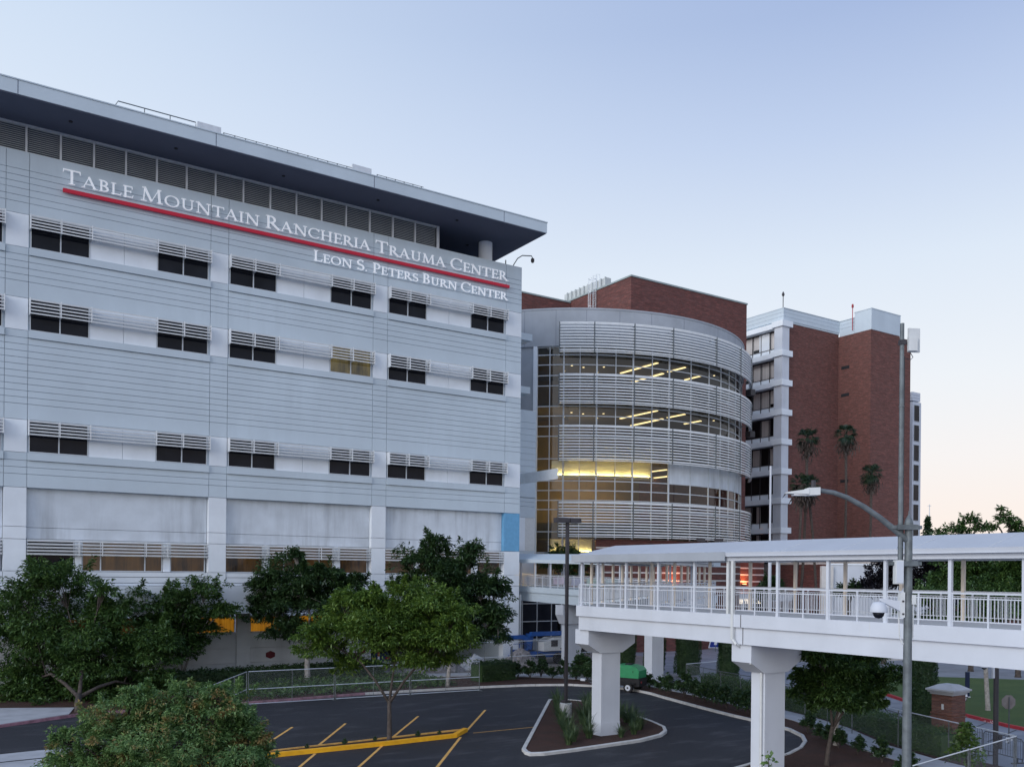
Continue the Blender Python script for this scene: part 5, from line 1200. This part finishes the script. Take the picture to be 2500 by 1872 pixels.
t = thing('fence_notice', 'small white notice hanging tilted on the construction fence', 'notice', tuple(at(1247, 1572, 74)))
q = at(1247, 1572, 72.6); m_ = MB(); m_.obox(q, RT * .17 + UP * .08, AX * .01, UP * .15 - RT * .07); m_.build('board', MT['white'], t); m_ = MB(); m_.obox(q - AX * .015 - UP * .05, RT * .11 + UP * .05, AX * .005, UP * .03 - RT * .012); m_.build('print', MT['bronze'], t)
FR = [(44.9, 46.0), (43.6, 41.6), (42.7, 37.4), (41.2, 33.0), (39.45, 28.7), (38.35, 25.4), (37.3, 22.3), (36.15, 18.9)]
nm = ['at the far end of the sidewalk beside the shorter cypresses', 'second from the far end of the sidewalk', 'behind the near bridge column', 'in front of the hedge left of the round tree', 'in front of the hedge behind the pale trunk', 'in front of the hedge left of the gate pier', 'in front of the brick gate pier, leading to the corner']
for i, (a, b) in enumerate(zip(FR[:-1], FR[1:])): panel('chain link panel ' + nm[i], a, b, 1.8, 0 if i > 3 else 1, False, 'sidewalk chain link panels', 'steel_lite' if i > 3 else 'steel', False)
panel('chain link panel crossing the end of the sidewalk under the bridge', (45.0, 46.2), (48.4, 46.6), 1.8, 0, False, 'sidewalk chain link panels', 'steel_lite')
panel('chain link panel with two notices running left from the sidewalk corner', (36.1, 18.8), (31.8, 18.2), 1.8, 0, False, 'sidewalk chain link panels')
panel('nearest chain link panel at the bottom edge behind the street light', (31.7, 18.2), (27.4, 17.6), 1.8, 0, False, 'sidewalk chain link panels')
for i, u in enumerate((2459, 2469)):
    q = at(u, 1805 - i * 4, 40.2); t = thing('fence_notice', ('left' if i == 0 else 'right') + ' one of two white notices on the chain link corner', 'notice', tuple(q)); m_ = MB(); m_.obox(q, RT * .07 + UP * .02, AX * .008, UP * .12); m_.build('board', MT['white'], t); m_ = MB(); m_.obox(q - AX * .012, RT * .045, AX * .004, UP * .02); m_.build('print', MT['bronze'], t)
bar_n = 0
def barricade_proto():
    t = thing('crowd_barricade', 'x', 'barricade', (0, 0, 0), 'crowd barricades along the road'); m_ = MB(); L_ = 2.3
    m_.tube([(.05, 0, .12), (.0, 0, .3), (0, 0, .98), (.1, 0, 1.08), (L_ - .1, 0, 1.08), (L_, 0, .98), (L_, 0, .3), (L_ - .05, 0, .12)], .022, 6); m_.tube([(0, 0, .22), (L_, 0, .22)], .02, 6); m_.build('frame', MT['wire'], t)
    m_ = MB()
    for i in range(15): x = (i + 1) * L_ / 16; m_.tube([(x, 0, .22), (x, 0, 1.07)], .009, 5)
    m_.build('bars', MT['wire'], t)
    for x in (.3, L_ - .3): m_ = MB(); m_.box(x - .03, x + .03, -.32, .32, .0, .04); m_.box(x - .02, x + .02, -.02, .02, .04, .22); m_.build('foot', MT['wire'], t)
    return t
bpz = barricade_proto(); spots = []
path = [(47.6, 45.6), (46.9, 42.2), (46.0, 38.6), (45.0, 35.2), (43.8, 31.6), (42.6, 29.0), (41.5, 26.8)]
for a, b in zip(path[:-1], path[1:]): spots.append((a, b))
spots += [((41.9, 25.2), (41.2, 23.0)), ((40.6, 22.6), (39.8, 20.4)), ((39.7, 20.2), (39.1, 18.0)), ((39.0, 17.8), (38.5, 15.6))]
bl = ['farthest barricade behind the hedge under the bridge', 'barricade behind the hedge by the dark column cypress', 'barricade behind the hedge just left of the near bridge column', 'barricade hidden in part by the near bridge column', 'barricade seen through the crown of the round tree', 'barricade between two column cypresses behind the hedge', 'barricade behind the hedge left of the brick gate pier',
      'barricade directly behind the brick gate pier', 'barricade behind the light green sapling right of the gate pier', 'barricade behind the dark lamp post at lower right', 'barricade at the right bottom corner of the view']
for i, (a, b) in enumerate(spots):
    o = bpz if i == 0 else dup(bpz); o['label'] = bl[i]; o.location = (a[0], a[1], .0); o.rotation_euler = (0, 0, math.atan2(b[1] - a[1], b[0] - a[0]))
ss = thing('stop_sign', 'back of an octagonal grey road sign on a post at the right edge', 'sign', (40.9, 18.6, 0))
q = at(2463, 1795, 44); ss.location = (q.x, q.y, 0)
m_ = MB(); m_.tube([(q.x, q.y, 0), (q.x, q.y, 2.25)], .03, 6); m_.build('post', MT['wire'], ss)
m_ = MB(); m_.prism([Vector((q.x, q.y, 2.0)) + AX * .05 + (RT * math.cos(R(22.5 + 45 * k)) + UP * math.sin(R(22.5 + 45 * k))) * .36 for k in range(8)], AX * .01); m_.build('plate', mat('sign_back', (.16, .145, .14), .6, .2, 3), ss)

# ------------------------------------------------------------------ vehicles and site things
# green towable compressor
dv = Vector((-2.3, 5.0, 0)).normalized(); nv = Vector((dv.y, -dv.x, 0)); c0 = Vector((41.55, 47.0, 0)) - dv * .3
tr = thing('compressor_trailer', 'green towable air compressor on a two wheeled trailer under the footbridge', 'trailer', c0)
def T(s_, n_, z): return c0 + dv * s_ + nv * n_ + UP * z
m_ = MB(); prof = [(.22, .98), (.18, 1.50), (.40, 1.74), (.9, 1.84), (1.9, 1.84), (2.3, 1.66), (2.6, 1.25), (2.6, .98)]
m_.prism([T(s_, -.66, z) for s_, z in prof], nv * 1.32); m_.build('hood', MT['green'], tr)
m_ = MB(); m_.prism([T(s_, -.63, z) for s_, z in ((.16, .42), (.16, .975), (2.55, .975), (2.55, .55), (2.1, .42))], nv * 1.26); m_.build('body', MT['black'], tr)
m_ = MB()
for s_ in (2.0, 2.12, 2.24): m_.obox(T(s_, -.663, 1.25), dv * .035, nv * .004, UP * .12)
m_.obox(T(.62, -.666, 1.42), dv * .02, nv * .008, UP * .07); m_.obox(T(1.2, 0, 1.86), dv * .2, nv * .3, UP * .05); m_.build('vent', MT['dark'], tr)
for sgn in (-1, 1):
    m_ = MB(); vs = []
    cw = T(.9, sgn * .78, .33)
    for k in range(20):
        a = 2 * math.pi * k / 20; vs.append(cw + (dv * math.cos(a) + UP * math.sin(a)) * .33 - nv * .1)
    m_.prism(vs, nv * .2); wh = m_.build('wheel', MT['black'], tr)
    m_ = MB(); m_.prism([cw + (dv * math.cos(2 * math.pi * k / 16) + UP * math.sin(2 * math.pi * k / 16)) * .2 + nv * (sgn * .105) for k in range(16)], nv * (sgn * .012)); rim = m_.build('rim', MT['white'], wh); m_ = MB(); m_.prism([cw + (dv * math.cos(2 * math.pi * k / 10) + UP * math.sin(2 * math.pi * k / 10)) * .06 + nv * (sgn * .12) for k in range(10)], nv * (sgn * .03)); m_.build('hub', MT['black'], wh)
    m_ = MB(); m_.add([T(.42, sgn * .66, .62), T(1.38, sgn * .66, .62), T(1.38, sgn * .90, .6), T(.42, sgn * .90, .6), T(.42, sgn * .66, .66), T(1.38, sgn * .66, .66), T(1.38, sgn * .90, .64), T(.42, sgn * .90, .64)], [(0, 3, 2, 1), (4, 5, 6, 7), (0, 1, 5, 4), (1, 2, 6, 5), (2, 3, 7, 6), (3, 0, 4, 7)]); m_.build('mudguard', MT['black'], tr)
m_ = MB(); m_.bar(T(2.2, -.4, .5), T(4.3, 0, .5), .1, .12); m_.bar(T(2.2, .4, .5), T(4.3, 0, .5), .1, .12); m_.bar(T(4.2, 0, .5), T(4.7, 0, .5), .12, .12); m_.tube([T(3.9, -.2, .05), T(3.9, -.2, .75)], .04, 8); m_.obox(T(3.9, -.2, .03), dv * .15, nv * .1, UP * .02); m_.build('drawbar', MT['black'], tr)
m_ = MB(); m_.obox(T(4.75, 0, .55), dv * .18, nv * .1, UP * .08); m_.build('hitch', MT['white'], tr)
m_ = MB(); m_.obox(T(.15, -.3, .7), dv * .012, nv * .08, UP * .06); m_.build('tail_light', MT['kerb_red'], tr)
# blue boom lift
bo = thing('boom_lift', 'blue articulated boom lift parked behind the construction fence', 'boom lift', (48, 66.3, 0))
m_ = MB(); m_.box(45.6, 50.2, 65.6, 67.1, .65, 1.15); m_.box(44.9, 46.4, 65.5, 67.2, .5, 1.05); m_.build('chassis', MT['lift'], bo)
for x in (46.0, 48.0, 50.1):
    for y in ((65.35, 67.4) if x != 48.0 else (65.35,)):
        m_ = MB(); m_.lathe((x, y, .52), [(.30, -.18), (.50, -.2), (.53, -.1), (.53, .1), (.50, .2), (.30, .18)], 20, 'Y'); wh = m_.build('wheel', MT['black'], bo)
        m_ = MB(); m_.lathe((x, y - .14, .52), [(.05, -.03), (.29, -.02), (.29, .05)], 14, 'Y'); m_.build('rim', MT['grey'], wh)
m_ = MB(); m_.prism([(46.4, 65.4, 1.2), (50.6, 65.4, 1.2), (50.7, 65.4, 2.35), (47.6, 65.4, 2.35), (47.0, 65.4, 2.05), (46.4, 65.4, 2.0)], (0, 1.7, 0)); m_.build('turntable', MT['grey'], bo)
m_ = MB(); m_.box(47.2, 47.9, 65.36, 65.41, 1.6, 2.2); m_.box(48.2, 50.4, 65.36, 65.40, 1.35, 1.42); m_.build('access_panel', MT['bronze'], bo)
m_ = MB(); m_.bar((45.4, 66, 2.72), (51.0, 66, 2.72), .42, .36); m_.bar((45.6, 66.45, 2.72), (45.4, 66.45, 1.35), .4, .7, (0, 1, 0)); m_.bar((41.2, 66, 2.5), (44.6, 66, 2.5), .38, .34); m_.bar((44.5, 66, 2.5), (45.4, 66, 1.9), .36, .4); m_.build('boom', MT['lift'], bo)
m_ = MB(); m_.box(43.0, 44.9, 65.6, 66.9, .85, .95)
for x in (43.05, 43.95, 44.85):
    for y in (65.63, 66.87): m_.bar((x, y, .95), (x, y, 1.95), .05, .05)
for z in (1.4, 1.93): m_.bar((43.0, 65.63, z), (44.9, 65.63, z), .05, .05); m_.bar((43.0, 66.87, z), (44.9, 66.87, z), .05, .05)
m_.box(43.05, 44.85, 65.66, 65.70, .95, 1.45); m_.build('basket', MT['lift'], bo)
def rubble(label, x, y, rx, ry, h, n, m='rubble'):
    vs, fs = [], []; k = 22; rings = 8
    for i in range(rings + 1):
        f = i / rings
        for j in range(k):
            a = 2 * math.pi * j / k; rr = (1 - f) ** .8 * (1 + .15 * math.sin(a * 3 + x) + random.uniform(-.08, .08)); vs.append((x + math.cos(a) * rx * rr, y + math.sin(a) * ry * rr, h * f * (1 + random.uniform(-.06, .06))))
    for i in range(rings):
        for j in range(k): fs.append((i * k + j, i * k + (j + 1) % k, (i + 1) * k + (j + 1) % k, (i + 1) * k + j))
    mb = MB().add(vs, fs)
    for _ in range(n):
        a = random.uniform(0, 6.28); f = random.random() ** .6; s_ = random.uniform(.06, .22); p = Vector((x + math.cos(a) * rx * f, y + math.sin(a) * ry * f, h * (1 - f) * 1.0 + .02)); mb.obox(p, Vector((s_, s_ * .3, 0)), Vector((-s_ * .2, s_ * .7, .05)), Vector((.03, 0, s_ * .6)))
    return tag(mb.build('rubble_pile', MT[m], origin=(x, y, 0)), label, 'rubble pile')
rubble('grey heap of broken rubble in front of the boom lift', 43.5, 64.7, 2.2, 1.2, 1.65, 90)
rubble('broad low grey gravel heap behind the right end of the lot fence', 35.2, 65.0, 2.6, 1.6, 1.5, 60)
rubble('pale heap of broken concrete between the two grey heaps', 39.3, 65.3, 1.6, 1.0, 1.2, 50, 'conc')
# car in the passage and bollard
car = thing('parked_car', 'dark blue car parked in the passage under the hospital', 'car', (32.6, 71.5, 0))
m_ = MB(); m_.prism([(31.7, 69.5, .35), (31.7, 74, .35), (31.7, 74, .9), (31.7, 73, 1.0), (31.7, 72.3, 1.45), (31.7, 70.4, 1.45), (31.7, 69.7, 1.0), (31.7, 69.5, .9)], (1.8, 0, 0)); m_.build('body', mat('car_paint', (.05, .07, .12), .25, .05, 2, spec=.6), car)
m_ = MB(); m_.add([(31.85, 69.74, 1.02), (33.35, 69.74, 1.02), (33.25, 70.36, 1.43), (31.95, 70.36, 1.43)], [(0, 1, 2, 3)]); m_.build('rear_window', MT['dglass'], car)
for x in (31.85, 33.15): MB().box(x - .15, x + .2, 69.46, 69.51, .75, .92).build('tail_light', MT['kerb_red'], car)
MB().box(31.75, 33.45, 69.42, 69.52, .42, .6).build('bumper', MT['grey'], car)
for x in (31.72, 33.3):
    for y in (70.3, 73.2): m_ = MB(); m_.lathe((x + .08, y, .33), [(.1, -.1), (.33, -.1), (.33, .1), (.1, .1)], 16, 'X'); m_.build('wheel', MT['black'], car)
p = at(924, 1640, 74); bo2 = thing('marker_post', 'red and white striped marker post at the passage entrance', 'post', (p.x, p.y, 0))
for k in range(5): MB().lathe((p.x, p.y, .3 * k), [(.09, 0), (.09, .299)], 10).build('band', MT['kerb_red'] if k % 2 == 0 else MT['white'], bo2)
# kerb lettering
tx = thing('kerb_lettering', 'faint white capitals on the red kerb beside the lawn', 'lettering', (50.3, 28.4, .1))
ka, kb = Vector((51.22, 30.2, 0)), Vector((49.5, 26.8, 0)); kd = (kb - ka).normalized(); kn = Vector((kd.y, -kd.x, 0)); kn = kn if kn.x < 0 else -kn
for wi, b in lay_text(None, ['NO', 'PARKING', 'FIRE', 'LANE'], lambda x, y: ka + kd * x + kn * .012 + UP * (.015 + y), 0, (kb - ka).length, .12, 0, .004, tuple(kn)).items(): b.build('lettering', MT['letter'], tx)

# ------------------------------------------------------------------ beyond the bridge
def building(name, label, x0, x1, y0, y1, h, m, cap=None, cat='building'):
    t = thing(name, label, cat, ((x0 + x1) / 2, y0, 0)); MB().box(x0, x1, y0, y1, 0, h).build('wall', MT[m], t); MB().box(x0 - .1, x1 + .1, y0 - .1, y1 + .1, h + .003, h + .28).build('parapet', MT[cap or 'white'], t); return t
a = at(2022, 1430, 92); b = at(2265, 1430, 92)
ww = thing('garden_wall', 'long plain white wall with a coping behind the footbridge below the brick tower', 'wall', (a.x, a.y, 0))
d = (b - a); d.z = 0; d.normalize(); nn = Vector((-d.y, d.x, 0)); L_ = Vector((b.x - a.x, b.y - a.y, 0)).length
m_ = MB(); cc = Vector(((a.x + b.x) / 2, (a.y + b.y) / 2, 4.6)); m_.obox(cc, d * (L_ / 2), nn * .3, UP * 4.6); m_.build('wall', MT['white'], ww)
m_ = MB(); m_.obox(cc + UP * 4.7, d * (L_ / 2 + .1), nn * .38, UP * .08); m_.build('coping', MT['facade_lite'], ww)
m_ = MB(); m_.obox(Vector((a.x, a.y, 4.5)) - nn * .4 - d * .3, d * .6, nn * .25, UP * 4.6); m_.build('stone_pier', MT['stone'], ww)
q = at(2420, 1400, 120); t = building('brick_building', 'low dark brick building behind the trees at the right edge', q.x - 22, q.x + 40, q.y, q.y + 18, 9.6, 'brick', 'stone')
for k in range(8): window(t, q.x - 20 + k * 5, q.x - 17 + k * 5, 4.5, 7.5, q.y - .08, [q.x - 18.5 + k * 5], MT['dglass'])
for lb, w, bl_, n_, lf, m_, nm_ in (
    ('left purple leaved tree against the white wall beyond the bridge', 84, ((2150, 1420, 38, 35), (2175, 1385, 40, 40), (2120, 1440, 30, 22), (2190, 1430, 40, 40)), 9000, .3, 'leaf_purple', 'purple_tree'),
    ('right purple leaved tree just right of the street light pole', 82, ((2270, 1410, 42, 40), (2255, 1375, 28, 30), (2300, 1440, 35, 25)), 8000, .3, 'leaf_purple', 'purple_tree'),
    ('low dark bush at the foot of the white wall', 84, ((2085, 1440, 30, 14), (2060, 1446, 26, 10)), 2500, .3, 'leaf_dark', 'bush'),
    ('broad green tree seen between the bridge posts at the right', 78, ((2360, 1400, 70, 50), (2330, 1430, 60, 40), (2400, 1430, 60, 40), (2350, 1365, 55, 25), (2420, 1385, 40, 30)), 22000, .3, 'leaf', 'garden_tree'),
    ('green tree at the far right edge behind the railing', 74, ((2480, 1400, 55, 55), (2520, 1430, 55, 45), (2450, 1440, 45, 35), (2500, 1360, 50, 30)), 20000, .3, 'leaf', 'garden_tree'),
    ('dark leafy shrub tree in front of the glass drum above the covered walkway', 88, ((1385, 1350, 34, 18), (1350, 1370, 26, 26), (1400, 1385, 30, 30)), 5000, .3, 'leaf_dark', 'garden_tree'),
    ('dark street tree behind the white pole under the bridge roof', 100, ((1890, 1425, 25, 35), (1870, 1450, 25, 25)), 5000, .3, 'leaf_dark', 'garden_tree'),
    ('tree with a loose crown rising above the bridge roof left of the pair', 112, ((2330, 1288, 26, 12), (2372, 1268, 16, 10), (2396, 1287, 20, 10), (2300, 1303, 18, 6), (2355, 1306, 22, 6)), 1500, .5, 'leaf', 'garden_tree'),
    ('tree with an open crown and bare twigs above the roof at the right edge', 108, ((2456, 1268, 18, 10), (2480, 1282, 16, 11), (2444, 1243, 7, 5), (2424, 1287, 9, 6), (2496, 1297, 22, 8)), 1200, .5, 'leaf', 'garden_tree')):
    bb = B(w, *bl_); cx = sum(b[0][0] for b in bb) / len(bb); cy = sum(b[0][1] for b in bb) / len(bb)
    tree(nm_, lb, (cx, cy, 0), bb, n_, lf, m_, .22, sub=18, spread=.34, limbs=10)
q = at(2265, 1262, 190); t = thing('conifer', 'small dark conifer in front of the church spire above the bridge roof', 'conifer', (q.x, q.y, 0))
m_ = MB(); m_.tube([(q.x, q.y, 0), (q.x, q.y, q.z)], [.3, .05], 6); m_.build('trunk', MT['bark'], t)
n = 3200; z = rng.random(n); a_ = rng.uniform(0, 6.283, n); lay = .6 + .4 * np.abs(np.sin(z * 26)); rr = (1 - z) * 4.2 * lay * rng.uniform(.3, 1, n) + .1
leaves('crown', np.stack([q.x + np.cos(a_) * rr, q.y + np.sin(a_) * rr, q.z * (.35 + .65 * z)], 1), .55, MT['leaf_dark'], t, origin=(q.x, q.y, q.z * .6))
q = at(2269, 1262, 260); t = thing('church_spire', 'thin pale church spire topped by a cross in the distance', 'spire', (q.x, q.y, 0))
zt = at(2269, 1246, 260).z; zc = at(2269, 1231, 260).z
m_ = MB(); m_.lathe((q.x, q.y, 0), [(2.2, 0), (2.2, 14), (.75, 14.5), (.10, zt)], 8); m_.build('steeple', MT['grey'], t)
m_ = MB(); m_.bar((q.x, q.y, zt), (q.x, q.y, zc), .16, .16); cq = Vector((q.x, q.y, zt + (zc - zt) * .78)); m_.bar(cq - RT * .5, cq + RT * .5, .15, .15); m_.build('cross', MT['grey'], t)
# wooded skyline far away
fw = []
for k in range(150):
    a_ = R(random.uniform(-6, 96)); dd = random.uniform(330, 460); c = Vector((math.cos(a_) * dd, math.sin(a_) * dd, 0)); m = 60
    q_ = rng.normal(size=(m, 3)) * [5, 5, 2.2] + np.array([c.x, c.y, random.uniform(3, 6)]); fw.append(q_)
fw = np.concatenate(fw); fw[:, 2] = np.maximum(fw[:, 2], .3)
tag(leaves('far_woods', fw, 3.2, MT['leaf_dark'], None, aspect=.8), kind='stuff')
# road sign seen under the bridge
q = at(1747, 1570, 96); t = thing('road_sign', 'blue and white parking sign seen under the bridge by the cypress', 'sign', (q.x, q.y, 0))
m_ = MB(); m_.tube([(q.x, q.y, 0), (q.x, q.y, q.z)], .05, 6); m_.build('post', MT['steel'], t)
m_ = MB(); m_.obox(q, RT * .65, AX * .02, UP * .5 + RT * .12); pl_ = m_.build('plate', MT['white'], t); m_ = MB(); m_.obox(q - AX * .03, RT * .55, AX * .012, UP * .4 + RT * .1); m_.build('face', mat('blue_sign', (.01, .03, .24), .4), pl_); m_ = MB(); m_.obox(q - AX * .05, RT * .15, AX * .01, UP * .14 + RT * .03); m_.build('emblem', MT['white'], pl_)
# dark blue banner stand and small mower-like box on the far road
q = at(2362, 1640, 60); t = thing('banner_stand', 'narrow dark blue upright banner standing at the back edge of the lawn', 'banner', (q.x, q.y, 0))
m_ = MB(); m_.obox(Vector((q.x, q.y, .95)), RT * .14, AX * .03, UP * .85); m_.build('cloth', mat('navy_cloth', (.01, .02, .06), .7), t); m_ = MB(); m_.obox(Vector((q.x, q.y, .1)) - AX * .05, RT * .18, AX * .03, UP * .08); m_.build('foot', MT['white'], t)
